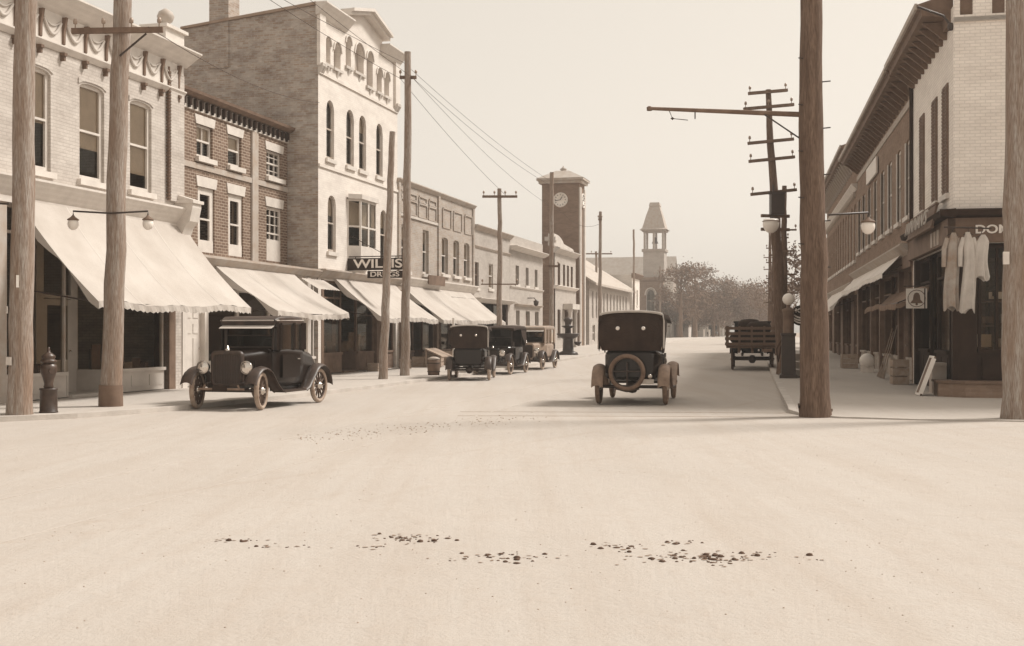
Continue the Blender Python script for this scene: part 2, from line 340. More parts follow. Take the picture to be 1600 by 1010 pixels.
def window(par, xa, xb, za, zb, rise=0, y=.1, fr=.055, cols=1, rows=1, blind=0., sill=.06, fm='trim', sm='trim', curtain=0, single=False):
    """sash window: frame with rails; children: pane for each sash, sill, blind"""
    mb = MB(); zs = zb - rise; d0, d1 = y, y + .07; zm = (za + zb) / 2 + .02
    mb.box(xa, xa + fr, d0, d1, za, zs); mb.box(xb - fr, xb, d0, d1, za, zs); mb.box(xa + fr, xb - fr, d0, d1, za, za + fr * 1.3)
    if rise:
        A = arc(xa, xb, zs, rise); B = arc(xa + fr, xb - fr, zs, rise - fr)
        for i in range(len(A) - 1):
            q = [(A[i][0], d0, A[i][1]), (A[i + 1][0], d0, A[i + 1][1]), (B[i + 1][0], d0, B[i + 1][1]), (B[i][0], d0, B[i][1])]
            mb.prism(q, (0, .07, 0))
    else: mb.box(xa + fr, xb - fr, d0, d1, zb - fr, zb)
    if not single: mb.box(xa + fr, xb - fr, d0 - .012, d1, zm - .025, zm + .025)
    for c in range(1, cols):
        x = xa + (xb - xa) * c / cols; mb.box(x - .014, x + .014, d0 + .01, d1 - .01, za + fr, zb - fr - (rise * .1))
    for h, (p, q) in enumerate(((za, zm), (zm, zb)) if not single else ((za, zb),)):
        for r in range(1, rows):
            z = p + (q - p) * r / rows; mb.box(xa + fr, xb - fr, d0 + .012, d1 - .012, z - .013, z + .013)
    w_ = mb.build('window', fm, par)
    g = MB(); yy = y + .045
    if single: zm = za + fr
    else: MB().poly([(xa + fr, yy + .012, za + fr), (xb - fr, yy + .012, za + fr), (xb - fr, yy + .012, zm), (xa + fr, yy + .012, zm)]).build('pane', 'glass', w_)
    if rise: pts = [(p, yy, q) for p, q in arc(xa + fr, xb - fr, zs, rise - fr)][::-1] + [(xa + fr, yy, zm), (xb - fr, yy, zm)]
    else: pts = [(xa + fr, yy, zm), (xb - fr, yy, zm), (xb - fr, yy, zb - fr), (xa + fr, yy, zb - fr)]
    g.poly(pts).build('pane', 'glass', w_)
    if blind:
        b = MB(); zl = zb - (zb - za) * blind; yb = y + .075
        b.box(xa + .01, xb - .01, yb, yb + .008, zl, zb); b.tube([(xa + .02, yb, zl), (xb - .02, yb, zl)], .014, 6); b.build('blind', 'blind', w_)
    if curtain:
        b = MB(); yb = y + .2
        for k in (0, 1):
            x0 = xa + .03 if k == 0 else xb - .03 - (xb - xa) * .24; wd = (xb - xa) * .24
            b.loft([[(x0 + wd * i / 8, yb + .02 * sin(i * 2.4), z) for i in range(9)] for z in (za, zb)], False)
        b.build('curtain', 'curtain', w_)
    if sill: MB().box(xa - .09, xb + .09, -sill, y + .02, za - .13, za - .002).build('sill', sm, w_)
    return w_
def cornice(par, x0, x1, prof, m='trim', name='cornice'):
    """moulding: a profile of (y, z) points run along x"""
    return MB().prism([(x0, y, z) for y, z in prof], (x1 - x0, 0, 0)).build(name, m, par)
def crown(o, z, h, k=3):
    """stepped crown profile reaching o in front of the wall, from z up to z+h"""
    P = [(.02, z)]
    for i in range(k):
        P += [(-o * (i + .4) / k, z + h * i / k), (-o * (i + 1) / k, z + h * (i + .55) / k)]
    return P + [(-o, z + h), (.02, z + h)]
def repeat(par, name, m, build, xs, y=0, z=0):
    o = None
    for x in xs:
        if o is None:
            mb = MB(); build(mb); o = mb.build(name, m, par, (x, y, z))
        else: inst(o, par, (x, y, z))
def storefront(par, segs, z0, zb, zt, y=.12, m='trim', bm=None, transom=.55, handle=True):
    """shop front between posts: ('glass'|'door'|'panel', xa, xb)"""
    for kind, xa, xb in segs:
        if kind == 'glass':
            b = MB(); b.box(xa, xb, y - .02, y + .16, z0, zb - .08); b.box(xa - .01, xb + .01, y - .07, y + .2, zb - .08, zb)
            n = max(1, round((xb - xa) / .8))
            for i in range(n):
                u = xa + (xb - xa) * (i + .12) / n; v = xa + (xb - xa) * (i + .88) / n; b.box(u, v, y - .035, y - .02, z0 + .12, zb - .17)
            b.build('stall_riser', bm or m, par)
            f = MB(); f.box(xa, xa + .06, y, y + .09, zb, zt); f.box(xb - .06, xb, y, y + .09, zb, zt); f.box(xa + .06, xb - .06, y, y + .09, zt - .07, zt)
            if transom: f.box(xa + .06, xb - .06, y - .01, y + .08, zt - transom - .06, zt - transom)
            f = f.build('shop_window', m, par)
            cuts = [zb, zt - transom - .06, zt - transom, zt - .07] if transom else [zb, zt - .07]
            for c, d in zip(cuts[::2], cuts[1::2]): MB().poly([(xa + .06, y + .05, c), (xb - .06, y + .05, c), (xb - .06, y + .05, d), (xa + .06, y + .05, d)]).build('pane', 'glass', f)
        elif kind == 'door':
            yy = y + .8; s = MB(); s.box(xa, xa + .05, y, yy, z0, zb); s.box(xb - .05, xb, y, yy, z0, zb); s.box(xa + .05, xb - .05, y - .1, yy, z0 - .05, z0 + .04); s.build('entry', bm or m, par)
            for q in (xa + .025, xb - .025): MB().poly([(q, y, zb), (q, yy, zb), (q, yy, zt), (q, y, zt)]).build('pane', 'glass', par)
            c = (xa + xb) / 2; h = min(.5, (xb - xa) / 2 - .06); d = MB(); zd = min(zt - .1, z0 + 2.2)
            d.box(c - h, c - h + .12, yy, yy + .05, z0 + .04, zd); d.box(c + h - .12, c + h, yy, yy + .05, z0 + .04, zd); d.box(c - h + .12, c + h - .12, yy, yy + .05, z0 + .04, z0 + .8)
            d.box(c - h + .12, c + h - .12, yy, yy + .05, zd - .14, zd); d.box(xa, c - h, yy, yy + .05, z0, zt); d.box(c + h, xb, yy, yy + .05, z0, zt); d.box(c - h, c + h, yy, yy + .05, zd + .02, zd + .1)
            d = d.build('door', bm or m, par); MB().poly([(c - h + .12, yy + .03, z0 + .8), (c + h - .12, yy + .03, z0 + .8), (c + h - .12, yy + .03, zd - .14), (c - h + .12, yy + .03, zd - .14)]).build('pane', 'glass', d)
            if handle: MB().lathe([(0, -.05), (.025, -.045), (.03, -.03), (.012, -.015), (.012, .01)], (c + h - .06, yy, z0 + 1.0), 8, 'y').build('handle', 'nickel', d)
        elif kind == 'panel':
            d = MB(); d.box(xa, xb, y, y + .06, z0, zt); w2 = (xb - xa)
            for (p, q) in ((.12, .4), (.44, .52), (.57, .93)):
                for (u, v) in ((.14, .44), (.56, .86)): d.box(xa + w2 * u, xa + w2 * v, y - .018, y, z0 + (zt - z0) * p, z0 + (zt - z0) * q)
            d = d.build('door', m, par); MB().lathe([(0, -.06), (.03, -.05), (.03, -.03), (.012, -.015), (.012, .01)], (xb - .1, y, z0 + 1.0), 8, 'y').build('handle', 'nickel', d)
        else: MB().box(xa, xb, y - .14, y + .3, z0 - .1, zt + .02).build('pilaster', m, par)
def shop_goods(par, xa, xb, y, z, n, m='crate_wood', seed=1):
    r = random.Random(seed)
    for i in range(n):
        x = xa + (xb - xa) * (i + .5) / n; w2 = .1 + .12 * r.random(); h = .15 + .5 * r.random()
        MB().box(-w2, w2, -.1, .1, 0, h).box(-w2 * .6, w2 * .6, -.12, .08, h, h * 1.2).build('display', m if r.random() < .6 else 'brown_trim', par, (x, y + .2 * r.random(), z), r.random())
def bld(name, label, row, s0, s1, cat='building'):
    """returns the Empty: local x=0 at the left end as seen from the street"""
    return thing(name, label, cat, LP(s0, 0, 0), RZL) if row == 'L' else thing(name, label, cat, RP(s1, 0, 0), RZR)

# ================================================================== LEFT ROW
# ---- cream brick corner store
B = bld('cream_brick_store', 'two-storey cream painted brick store with moulded cornice and ball finial', 'L', 13.66, 27.66); X = lambda s: s - 13.66
wins = [(a, a + .95) for a in (15.25, 17.27, 19.28, 21.3, 23.28, 25.29)]
mb = MB(); shell(mb, 0, 14, -.3, 8.75, 9, [(X(a), X(b), 4.98, 7.18, .1) for a, b in wins] + [(X(14.4), X(27.05), .0, 4.2)], t=.16); mb.build('wall', 'cream_brick', B)
for i, (a, b) in enumerate(wins):
    window(B, X(a), X(b), 4.98, 7.18, .1, y=.07, fr=.085, blind=(.9, .5, .7, .52, .66, .8)[i], cols=1, sill=.1)
    MB().prism([(X(a) - .06 + (X(b) - X(a) + .12) * k / 8, -.025, 7.12 + .1 * sqrt(1 - (k / 4 - 1) ** 2)) for k in range(9)] + [(X(b) + .06 - (X(b) - X(a) + .12) * k / 8, -.025, 7.25 + .1 * sqrt(1 - (k / 4 - 1) ** 2)) for k in range(9)], (0, .03, 0)).build('hood_mould', 'cream_brick', B)
# pilaster at the end, toothed strip added as the dark recess of its joint
mb = MB(); mb.box(X(27.02), 14.02, -.08, .02, 4.9, 8.2); mb.build('pilaster', 'cream_brick', B)
mb = MB(); mb.tube([(X(26.96), -.05, 4.9), (X(26.96), -.05, 8.3)], .035, 8)
for k in range(40): mb.box(X(26.91), X(27.01), -.1, 0, 4.95 + k * .082, 4.98 + k * .082)
mb.build('downpipe', 'brown_trim', B)
# frieze of panels with swags between two mouldings
cornice(B, -.05, 14.08, crown(.12, 7.66, .14, 2), 'trim', 'string_course')
cornice(B, -.1, 14.2, crown(.5, 8.45, .34, 4), 'trim')
mb = MB(); mb.box(-.05, 14.03, -.05, .01, 7.8, 8.45); mb.build('frieze', 'trim', B)
def swag(mb):
    mb.tube([(-.3 + .6 * i / 12, -.075, .42 - .3 * sin(pi * i / 12)) for i in range(13)], .035, 6); mb.tube([(-.3 + .6 * i / 12, -.065, .45 - .14 * sin(pi * i / 12)) for i in range(13)], .022, 6)
repeat(B, 'swag', 'stone', swag, [13.35 - .8 * i for i in range(17)], 0, 7.85)
def brk(mb): mb.prism([(-.035, -.05, 0), (-.035, -.05, .6), (-.035, -.16, .6), (-.035, -.1, .3), (-.035, -.09, .02)], (.07, 0, 0))
repeat(B, 'bracket', 'brown_trim', brk, [13.75 - .8 * i for i in range(18)], 0, 7.82)
def pend(mb): mb.box(-.05, .05, -.13, 0, 0, .07); mb.box(-.03, .03, -.1, 0, -.1, 0)
repeat(B, 'pendant', 'brown_trim', pend, [13.75 - .8 * i for i in range(18)], 0, 7.58)
mb = MB(); mb.box(-.02, 14.0, .3, .6, 8.5, 9.0); mb.build('parapet', 'cream_brick', B)
mb = MB(); mb.box(X(26.7), X(27.6), -.12, .5, 8.8, 9.25); mb.box(X(26.62), X(27.68), -.2, .58, 9.25, 9.33); p_ = mb.build('pedestal', 'trim', B)
MB().lathe([(.1, 0), (.07, .06), (.06, .1), (.17, .18), (.22, .3), (.17, .42), (.05, .5), (0, .52)], (X(27.15), .15, 9.33), 16).build('ball_finial', 'tan_trim', B)
# shop cornice, consoles, shop front
cornice(B, X(14.2), X(27.75), crown(.32, 4.32, .42, 4), 'trim', 'shop_cornice')
mb = MB(); mb.box(X(14.3), X(27.6), -.06, .02, 4.2, 4.33); mb.build('fascia', 'trim', B)
mb = MB(); mb.prism([(X(27.35), .02, 4.0), (X(27.35), -.2, 4.05), (X(27.35), -.28, 4.25), (X(27.35), -.42, 4.4), (X(27.35), -.5, 4.75), (X(27.35), -.5, 4.95), (X(27.35), 0, 5.1)], (.45, 0, 0)); mb.box(X(27.3), X(27.85), -.55, 0, 4.86, 4.94); mb.build('console', 'trim', B)
storefront(B, [('post', X(14.4), X(14.7)), ('glass', X(14.7), X(17.4)), ('door', X(17.4), X(18.8)), ('glass', X(18.8), X(20.55)), ('post', X(20.55), X(20.8)), ('glass', X(20.8), X(22.95)), ('door', X(23.0), X(24.55)), ('glass', X(24.6), X(27.0))], .1, .66, 4.2, m='tan_trim', bm='stone')
storefront(B, [('post', X(27.05), X(27.35))], .1, .7, 4.15, m='brown_trim')
shop_goods(B, X(20.9), X(22.8), .5, .62, 5, seed=3); shop_goods(B, X(24.7), X(26.9), .5, .62, 6, seed=5)
# ---- dark brick house
B = bld('dark_brick_store', 'three-storey dark brick store with pale lintels between cream store and tall white block', 'L', 27.67, 36.34); X = lambda s: s - 27.67
U = [(30.39, 31.31, 6.56, 7.5), (32.24, 33.09, 6.56, 7.5), (34.8, 35.9, 6.56, 7.42), (28.5, 29.4, 6.56, 7.5)]; D = [(30.46, 31.42, 3.85, 5.72), (32.26, 33.2, 3.85, 5.72), (34.8, 35.9, 3.85, 5.6), (28.5, 29.4, 3.85, 5.72)]
mb = MB(); shell(mb, 0, 8.67, 3.0, 8.3, 8, [(X(a), X(b), c, d) for a, b, c, d in U + D], y=1.1); mb.build('wall', 'dark_brick', B)
for i, (a, b, c, d) in enumerate(U + D):
    up = i < 4; k = i % 4
    if up: w_ = window(B, X(a), X(b), c, d, y=1.18, fr=.07, cols=(2, 1, 3, 1)[k], rows=(1, 1, 2, 1)[k], blind=(.5, .45, .1, .4)[k], sill=0)
    else:
        w_ = window(B, X(a), X(b), c, d, y=1.15, fr=.2 if k != 2 else .1, cols=(1, 1, 3, 1)[k], rows=(1, 1, 3, 1)[k], sill=0, curtain=(k == 1))
    if up: MB().box(X(a) - .08, X(b) + .08, .98, 1.12, c - .14, c - .002).build('sill', 'trim', w_)
    if not up: MB().box(X(a) + .05, X(b) - .05, 1.12, 1.2, c, c + (.35 if k != 2 else .7)).build('apron', 'trim', w_)
    h = .26 if up else .3; MB().prism([(X(a) - .06, 1.07, d), (X(b) + .06, 1.07, d), (X(b) + .13, 1.07, d + h), (X(a) - .13, 1.07, d + h)], (0, .05, 0)).build('lintel', 'trim', w_)
mb = MB(); mb.box(X(33.72), X(34.12), 1.04, 1.12, 3.6, 7.83); mb.build('pilaster', 'tan_trim', B)
mb = MB(); mb.box(0, 8.66, 1.055, 1.12, 6.2, 6.36); mb.build('string_course', 'tan_trim', B)
mb = MB(); mb.box(0, 8.66, 1.05, 1.12, 7.84, 8.16); mb.build('frieze', 'trim', B)
cornice(B, 0, 8.66, [(1.12, 8.16), (.95, 8.18), (.82, 8.26), (.8, 8.34), (1.12, 8.36)], 'brown_trim')
def den(mb): mb.box(-.06, .06, -.1, 0, 0, .22); mb.box(-.04, .04, -.06, 0, -.06, 0)
repeat(B, 'dentil', 'dark_trim', den, [.2 + .33 * i for i in range(26)], 1.05, 7.92)
# its shop front comes forward to the building line under a low ledge
mb = MB(); mb.box(0, 8.66, -.12, 1.1, 3.5, 3.62); mb.box(0, 8.66, 0.02, .3, 3.3, 3.5); mb.box(0, .02, 0, 1.1, 0, 3.5); mb.build('ledge', 'tan_trim', B)
cornice(B, 0, 8.66, crown(.2, 3.36, .22, 3), 'tan_trim', 'shop_cornice')
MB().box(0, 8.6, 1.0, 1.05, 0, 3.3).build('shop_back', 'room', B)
storefront(B, [('post', X(27.7), X(27.95)), ('panel', X(27.95), X(28.85)), ('post', X(28.85), X(29.05)), ('glass', X(29.05), X(31.0)), ('glass', X(31.0), X(33.0)), ('glass', X(33.0), X(34.3)), ('post', X(34.3), X(34.55)), ('panel', X(34.55), X(35.5)), ('post', X(35.5), X(35.75)), ('glass', X(35.75), X(36.3))], .1, .75, 3.3, m='trim')
mb = MB(); mb.loft([[(X(34.5) + .1 * i, -.25 - .6 * k, 3.25 - .35 * k + .015 * (i % 2)) for i in range(18)] for k in (0, .5, 1)], False); mb.build('short_awning', 'canvas', B)
# ---- tall white block with arched windows, brick side wall
B = bld('tall_white_block', 'tall white-fronted block with arched windows, pediment and bare brick side wall', 'L', 36.36, 43.98); X = lambda s: s - 36.36; W = 7.62
A2 = [(37.04, 37.7), (38.78, 39.48), (39.97, 40.66), (41.68, 42.36)]
AT = [(36.88, 37.38, 10.6, 11.5), (37.66, 38.26, 10.6, 11.5), (38.72, 39.2, 10.9, 11.95), (39.55, 40.42, 10.9, 11.95), (40.7, 41.32, 10.6, 11.9), (41.72, 42.26, 10.6, 11.5), (42.52, 43.05, 10.6, 11.5)]
mb = MB(); ops = [(X(a), X(b), 7.42, 9.42, .34) for a, b in A2] + [(X(a), X(b), c, d, (b - a) / 2) for a, b, c, d in AT] + [(X(37.15), X(37.85), 4.28, 6.2, .3), (X(42.1), X(42.8), 4.28, 6.2, .3), (X(38.85), X(40.95), 4.25, 6.3), (X(36.6), X(43.8), 0, 3.3)]
wall(mb, 0, W, -.3, 12.3, ops, t=.22); mb.poly([(X(38.6), 0, 12.3), (X(42.3), 0, 12.3), (X(42.3), 0, 12.75), (X(40.46), 0, 13.2), (X(38.6), 0, 12.75)]); mb.build('front_wall', 'stucco_brick', B)
mb = MB()
for x in (.004, W - .004): mb.poly([(x, 0, -.3), (x, 0, 12.4), (x, 5, 11.9), (x, 5, -.3)])
mb.poly([(0, 5, -.3), (W, 5, -.3), (W, 5, 11.9), (0, 5, 11.9)]); mb.build('side_wall', 'weathered_brick', B)
mb = MB(); mb.prism([(-.08, .05, 12.4), (-.08, 5.05, 11.9), (-.08, 5.05, 11.98), (-.08, .05, 12.5)], (W + .16, 0, 0)); mb.build('roof', 'roofing', B)
mb = MB(); mb.box(-.03, .75, 3.26, 3.98, 10.5, 13.4); mb.box(-.1, .82, 3.2, 4.04, 13.4, 13.6); mb.build('chimney', 'weathered_brick', B)
for i, (a, b) in enumerate(A2): window(B, X(a), X(b), 7.42, 9.42, .34, y=.07, fr=.07, cols=1, curtain=0, sill=.08, blind=.3 if i == 2 else .0, fm='tan_trim')
for a in (37.15, 42.1): window(B, X(a), X(a) + .7, 4.28, 6.2, .3, y=.07, fr=.07, sill=.08, blind=.35, fm='tan_trim')
for a, b, c, d in AT:
    r = (b - a) / 2; mb = MB(); mb.poly([(p, .22, q) for p, q in arc(X(a) - .02, X(b) + .02, d - r, r)][::-1] + [(X(a), .22, c), (X(b), .22, c)]); n_ = mb.build('niche_panel', 'tan_trim', B)
    P = arc(X(a) - .05, X(b) + .05, d - r, r + .05); mb = MB(); mb.tube([(p, -.03, q) for p, q in P], .035, 6); mb.build('arch_mould', 'trim', n_)
    mb = MB(); mb.box(X(a) - .08, X(b) + .08, -.08, .0, c - .09, c); mb.prism([((X(a) + X(b)) / 2 - .06, 0, c - .32), ((X(a) + X(b)) / 2 - .06, -.08, c - .1), ((X(a) + X(b)) / 2 - .06, 0, c - .1)], (.12, 0, 0)); mb.build('corbel', 'stone', n_)
# bay window
mb = MB(); Y0 = [(X(38.85), 0), (X(39.15), -.4), (X(40.65), -.4), (X(40.95), 0)]
mb.prism([(x, y, 4.05) for x, y in Y0], (0, 0, .25)); bay = mb.build('bay_window', 'trim', B); mb = MB(); mb.prism([(x + (.08 if i > 1 else -.08), y - .08, 6.25) for i, (x, y) in enumerate(Y0)], (0, 0, .16)); mb.build('bay_roof', 'trim', bay)
for (x0, y0), (x1, y1) in zip(Y0, Y0[1:]):
    L_ = sqrt((x1 - x0) ** 2 + (y1 - y0) ** 2); T = Matrix.Translation((x0, y0, 0)) @ Matrix.Rotation(atan2(y1 - y0, x1 - x0), 4, 'Z'); mb = MB(); n = 2 if L_ > 1 else 1
    for k in range(n):
        a, b = L_ * k / n, L_ * (k + 1) / n
        mb.box(a, a + .06, 0, .06, 4.3, 6.25, T); mb.box(b - .06, b, 0, .06, 4.3, 6.25, T); mb.box(a + .06, b - .06, 0, .06, 5.25, 5.31, T); mb.box(a + .06, b - .06, 0, .06, 4.3, 4.6, T); mb.box(a + .06, b - .06, 0, .06, 6.17, 6.25, T)
        MB().poly([T @ Vector(q) for q in ((a + .05, .03, 4.6), (b - .05, .03, 4.6), (b - .05, .03, 6.17), (a + .05, .03, 6.17))]).build('pane', 'glass', bay)
    mb.build('sash', 'trim', bay)
MB().box(X(38.95), X(40.85), .05, .06, 5.3, 6.2).build('blind', 'blind', bay)
# end pilasters, cornices, pediment mouldings, string courses
for a, b in ((-.06, .42), (W - .42, W + .06)): MB().box(a, b, -.1, .02, 10.4, 12.1).build('pilaster', 'stucco_brick', B)
mb = MB()
for k in (-.02, .18, W - .4, W - .2): mb.prism([(k, 0, 10.1), (k, -.18, 10.38), (k, -.18, 10.48), (k, 0, 10.48)], (.16, 0, 0))
mb.build('bracket', 'stone', B)
cornice(B, -.16, X(38.72), crown(.38, 12.05, .42, 4), 'trim'); cornice(B, X(42.15), W + .16, crown(.38, 12.05, .42, 4), 'trim')
for x0, z0, x1, z1 in ((38.5, 12.62, 40.46, 13.1), (42.42, 12.62, 40.46, 13.1)):
    mb = MB(); mb.prism([(X(x0), .1, z0), (X(x1), .1, z1), (X(x1), .1, z1 + .22), (X(x0), .1, z0 + .22)], (0, -.4, 0)); mb.prism([(X(x0), -.3, z0 + .12), (X(x1), -.3, z1 + .12), (X(x1), -.3, z1 + .23), (X(x0), -.3, z0 + .23)], (0, -.12, 0)); mb.build('raking_cornice', 'trim', B)
for z in (7.05, 10.15): MB().box(.02, W - .02, -.05, .01, z, z + .1).build('string_course', 'stucco_brick', B)
cornice(B, -.05, W, crown(.3, 3.35, .3, 3), 'tan_trim', 'shop_cornice')
storefront(B, [('post', X(36.6), X(36.8)), ('glass', X(36.8), X(38.6)), ('door', X(38.6), X(40.0)), ('glass', X(40.0), X(41.7)), ('post', X(41.7), X(41.9)), ('panel', X(41.9), X(42.8)), ('glass', X(42.8), X(43.8))], .15, .85, 3.3, m='brown_trim')
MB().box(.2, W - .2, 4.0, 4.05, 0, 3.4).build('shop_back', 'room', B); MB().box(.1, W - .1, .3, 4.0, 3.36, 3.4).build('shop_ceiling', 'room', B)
shop_goods(B, X(36.9), X(38.5), .45, .82, 6, seed=8); shop_goods(B, X(40.1), X(41.6), .45, .82, 6, seed=9)
# ---- tan brick double store
B = bld('tan_brick_store', 'long two-storey tan brick double store with blind parapet panels', 'L', 43.98, 54.6); X = lambda s: s - 43.98; W = 10.62
WA = [(44.45, 45.35), (47.05, 47.85)]; WB = [(49.65, 50.55), (51.35, 52.25), (53.02, 53.92)]; PA = [(44.35, 44.95), (45.2, 46.2), (46.5, 47.5), (47.8, 48.75)]; PB = [(49.75, 50.9), (51.35, 52.55), (53.1, 54.25)]
mb = MB(); shell(mb, 0, W, -.3, 7.55, 9, [(X(a), X(b), 4.0, 5.85) for a, b in WA] + [(X(a), X(b), 4.12, 5.75, .1) for a, b in WB] + [(X(44.2), X(54.3), 0, 3.2)]); mb.build('wall', 'tan_brick', B)
for a, b in WA: window(B, X(a), X(b), 4.0, 5.85, y=.12, sill=.1, blind=.3, fr=.08)
for a, b in WB: window(B, X(a), X(b), 4.12, 5.75, .1, y=.12, sill=.1, blind=.45, fr=.06)
def frame_panel(a, b, c, d):
    mb = MB(); t = .07; mb.box(a, b, -.05, .0, d, d + t); mb.box(a, b, -.03, .0, c - .04, c); mb.box(a - t, a, -.05, 0, c, d); mb.box(b, b + t, -.05, 0, c, d); mb.build('blind_panel', 'tan_brick', B)
for a, b in PA: frame_panel(X(a), X(b), 6.35, 6.85); frame_panel(X(a) + .05, X(b) - .05, 6.98, 7.15)
for a, b in PB: frame_panel(X(a), X(b), 6.2, 7.0)
for x in (.0, 5.05, W - .25): MB().box(x, x + .25, -.07, .01, 3.75, 7.5).build('pilaster', 'tan_brick', B)
MB().box(.2, 5.0, -.06, .01, 6.18, 6.28).build('string_course', 'stone', B)
cornice(B, -.05, W + .05, crown(.16, 7.45, .18, 2), 'tan_trim'); cornice(B, 0, W + .1, crown(.25, 3.4, .36, 3), 'trim', 'shop_cornice')
storefront(B, [('post', X(44.2), X(44.45)), ('glass', X(44.45), X(46.2)), ('door', X(46.2), X(47.4)), ('glass', X(47.4), X(48.9)), ('post', X(48.9), X(49.2)), ('glass', X(49.2), X(51.2)), ('door', X(51.2), X(52.4)), ('glass', X(52.4), X(54.1))], .2, .8, 3.2, m='brown_trim')
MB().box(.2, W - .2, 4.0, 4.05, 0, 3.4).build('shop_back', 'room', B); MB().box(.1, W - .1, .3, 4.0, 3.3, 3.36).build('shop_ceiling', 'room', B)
mb = MB(); mb.box(X(47.0), X(49.2), -.3, -.26, 3.55, 3.95); mb.box(X(47.05), X(49.15), -.26, -.22, 3.6, 3.9); mb.box(X(47.1), X(47.14), -.26, 0, 3.7, 3.76); mb.box(X(49.0), X(49.04), -.26, 0, 3.7, 3.76); mb.build('sign_board', 'brown_trim', B)
mb = MB()
for k in range(5): mb.tube([(X(50.2 + .8 * k), -.02, 3.35), (X(50.2 + .8 * k), -.3, 3.1), (X(50.2 + .8 * k), -.3, 3.0)], .02, 6)
mb.box(X(50), X(53.8), -.34, -.28, 3.0, 3.12); mb.build('canopy_bar', 'dark_trim', B)
# ---- low plastered store
B = bld('plain_tan_store', 'plain two-storey tan store with moulded parapet beside the pale bank', 'L', 54.62, 61.48); X = lambda s: s - 54.62; W = 6.86
mb = MB(); shell(mb, 0, W, -.3, 6.68, 9, [(X(54.85), X(55.5), 3.7, 4.95), (X(57.3), X(58.1), 3.75, 5.0), (X(55.3), X(61.0), 0, 3.0)]); mb.build('wall', 'pale_brick', B)
window(B, X(54.85), X(55.5), 3.7, 4.95, y=.1, fm='brown_trim'); window(B, X(57.3), X(58.1), 3.75, 5.0, y=.06, blind=.95)
cornice(B, -.05, W + .1, crown(.25, 6.5, .24, 3), 'tan_trim'); cornice(B, 0, W, crown(.1, 5.62, .14, 2), 'tan_trim', 'string_course'); cornice(B, -.02, W + .05, crown(.4, 3.02, .2, 3), 'trim', 'shop_cornice')
storefront(B, [('glass', X(55.3), X(57.2)), ('door', X(57.2), X(58.6)), ('glass', X(58.6), X(60.6)), ('post', X(60.6), X(61.0))], .3, .95, 3.0, m='dark_trim')
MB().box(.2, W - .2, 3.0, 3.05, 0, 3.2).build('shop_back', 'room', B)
# ---- pale bank
B = bld('pale_stone_bank', 'pale two-storey building with three upper windows beside the post office', 'L', 61.5, 69.3); X = lambda s: s - 61.5; W = 7.8
WU = [(62.75, 63.5), (65.05, 65.75), (67.25, 67.95)]; WD = [(62.85, 63.65), (67.3, 68.25)]
mb = MB(); shell(mb, 0, W, -.3, 6.82, 9, [(X(a), X(b), 4.2, 5.22) for a, b in WU] + [(X(a), X(b), 1.1, 2.76) for a, b in WD] + [(X(65.1), X(66.05), .4, 2.75)]); mb.build('wall', 'pale_brick', B)
for a, b in WU: window(B, X(a), X(b), 4.2, 5.22, y=.14, fr=.05, fm='tan_trim')
for a, b in WD: window(B, X(a), X(b), 1.1, 2.76, y=.14, fr=.05, fm='tan_trim', sm='stone')
storefront(B, [('panel', X(65.1), X(66.05))], .4, .8, 2.6, y=.18, m='brown_trim')
cornice(B, -.05, W + .15, crown(.45, 6.0, .22, 3), 'trim'); cornice(B, 0, W, crown(.1, 3.94, .12, 2), 'trim', 'string_course'); cornice(B, X(62.5), X(68.6), crown(.22, 2.98, .14, 2), 'tan_trim', 'hood')
mb = MB(); mb.tube([(X(65.5), 0, 3.5), (X(65.5), -.4, 3.5), (X(65.5), -.5, 3.35)], .03, 6); mb.lathe([(.02, .1), (.16, .02), (.12, -.2), (.04, -.26)], (X(65.5), -.5, 3.3), 10); mb.build('door_lamp', 'iron', B)
# ---- post office and its clock tower
B = bld('post_office', 'brick post office with stone base, curved parapet and dark side wall', 'L', 72.5, 79.1); X = lambda s: s - 72.5; W = 6.6
WP = [(73.4, 74.15), (75.0, 75.65), (76.25, 76.9), (77.5, 78.15)]
mb = MB(); shell(mb, 0, W, -.3, 7.0, 10, [(X(a), X(b), 4.55, 5.95) for a, b in WP] + [(X(75.4), X(76.8), .5, 3.0), (X(73.2), X(74.1), 1.2, 3.0), (X(77.9), X(78.7), 1.2, 3.0)]); mb.build('wall', 'brown_brick', B)
mb = MB(); wall(mb, .0, W, 4.5, 6.6, [(X(a) - .01, X(b) + .01, 4.55, 5.95) for a, b in WP], y=-.03, t=.05); wall(mb, 0, W, -.2, 4.3, [(X(75.4), X(76.8), .5, 3.0), (X(73.2), X(74.1), 1.2, 3.0), (X(77.9), X(78.7), 1.2, 3.0)], y=-.06, t=.08); mb.build('stone_facing', 'pale_brick', B)
for a, b in WP: window(B, X(a), X(b), 4.55, 5.95, y=.12, fr=.05, fm='tan_trim', sill=.1)
for a, b in ((73.2, 74.1), (77.9, 78.7)): window(B, X(a), X(b), 1.2, 3.0, y=.12, fr=.06, fm='brown_trim')
storefront(B, [('panel', X(75.4), X(76.8))], .6, .8, 2.9, y=.25, m='dark_trim')
cornice(B, -.15, W + .1, crown(.4, 6.55, .3, 3), 'stone'); cornice(B, -.05, W, crown(.3, 4.3, .22, 3), 'white_paint', 'string_course')
mb = MB(); mb.prism([(X(72.5), 0, 6.9), (X(72.5), 0, 7.75)] + [(X(72.5) + 2.6 * i / 8, 0, 7.75 - .3 * (i / 8) ** 3) for i in range(1, 9)] + [(X(75.4), 0, 7.3), (X(78.4), 0, 7.15), (X(79.0), 0, 6.9)], (0, .4, 0)); mb.box(-.1, .5, -.1, .6, 7.3, 7.55); mb.build('parapet', 'stone', B)
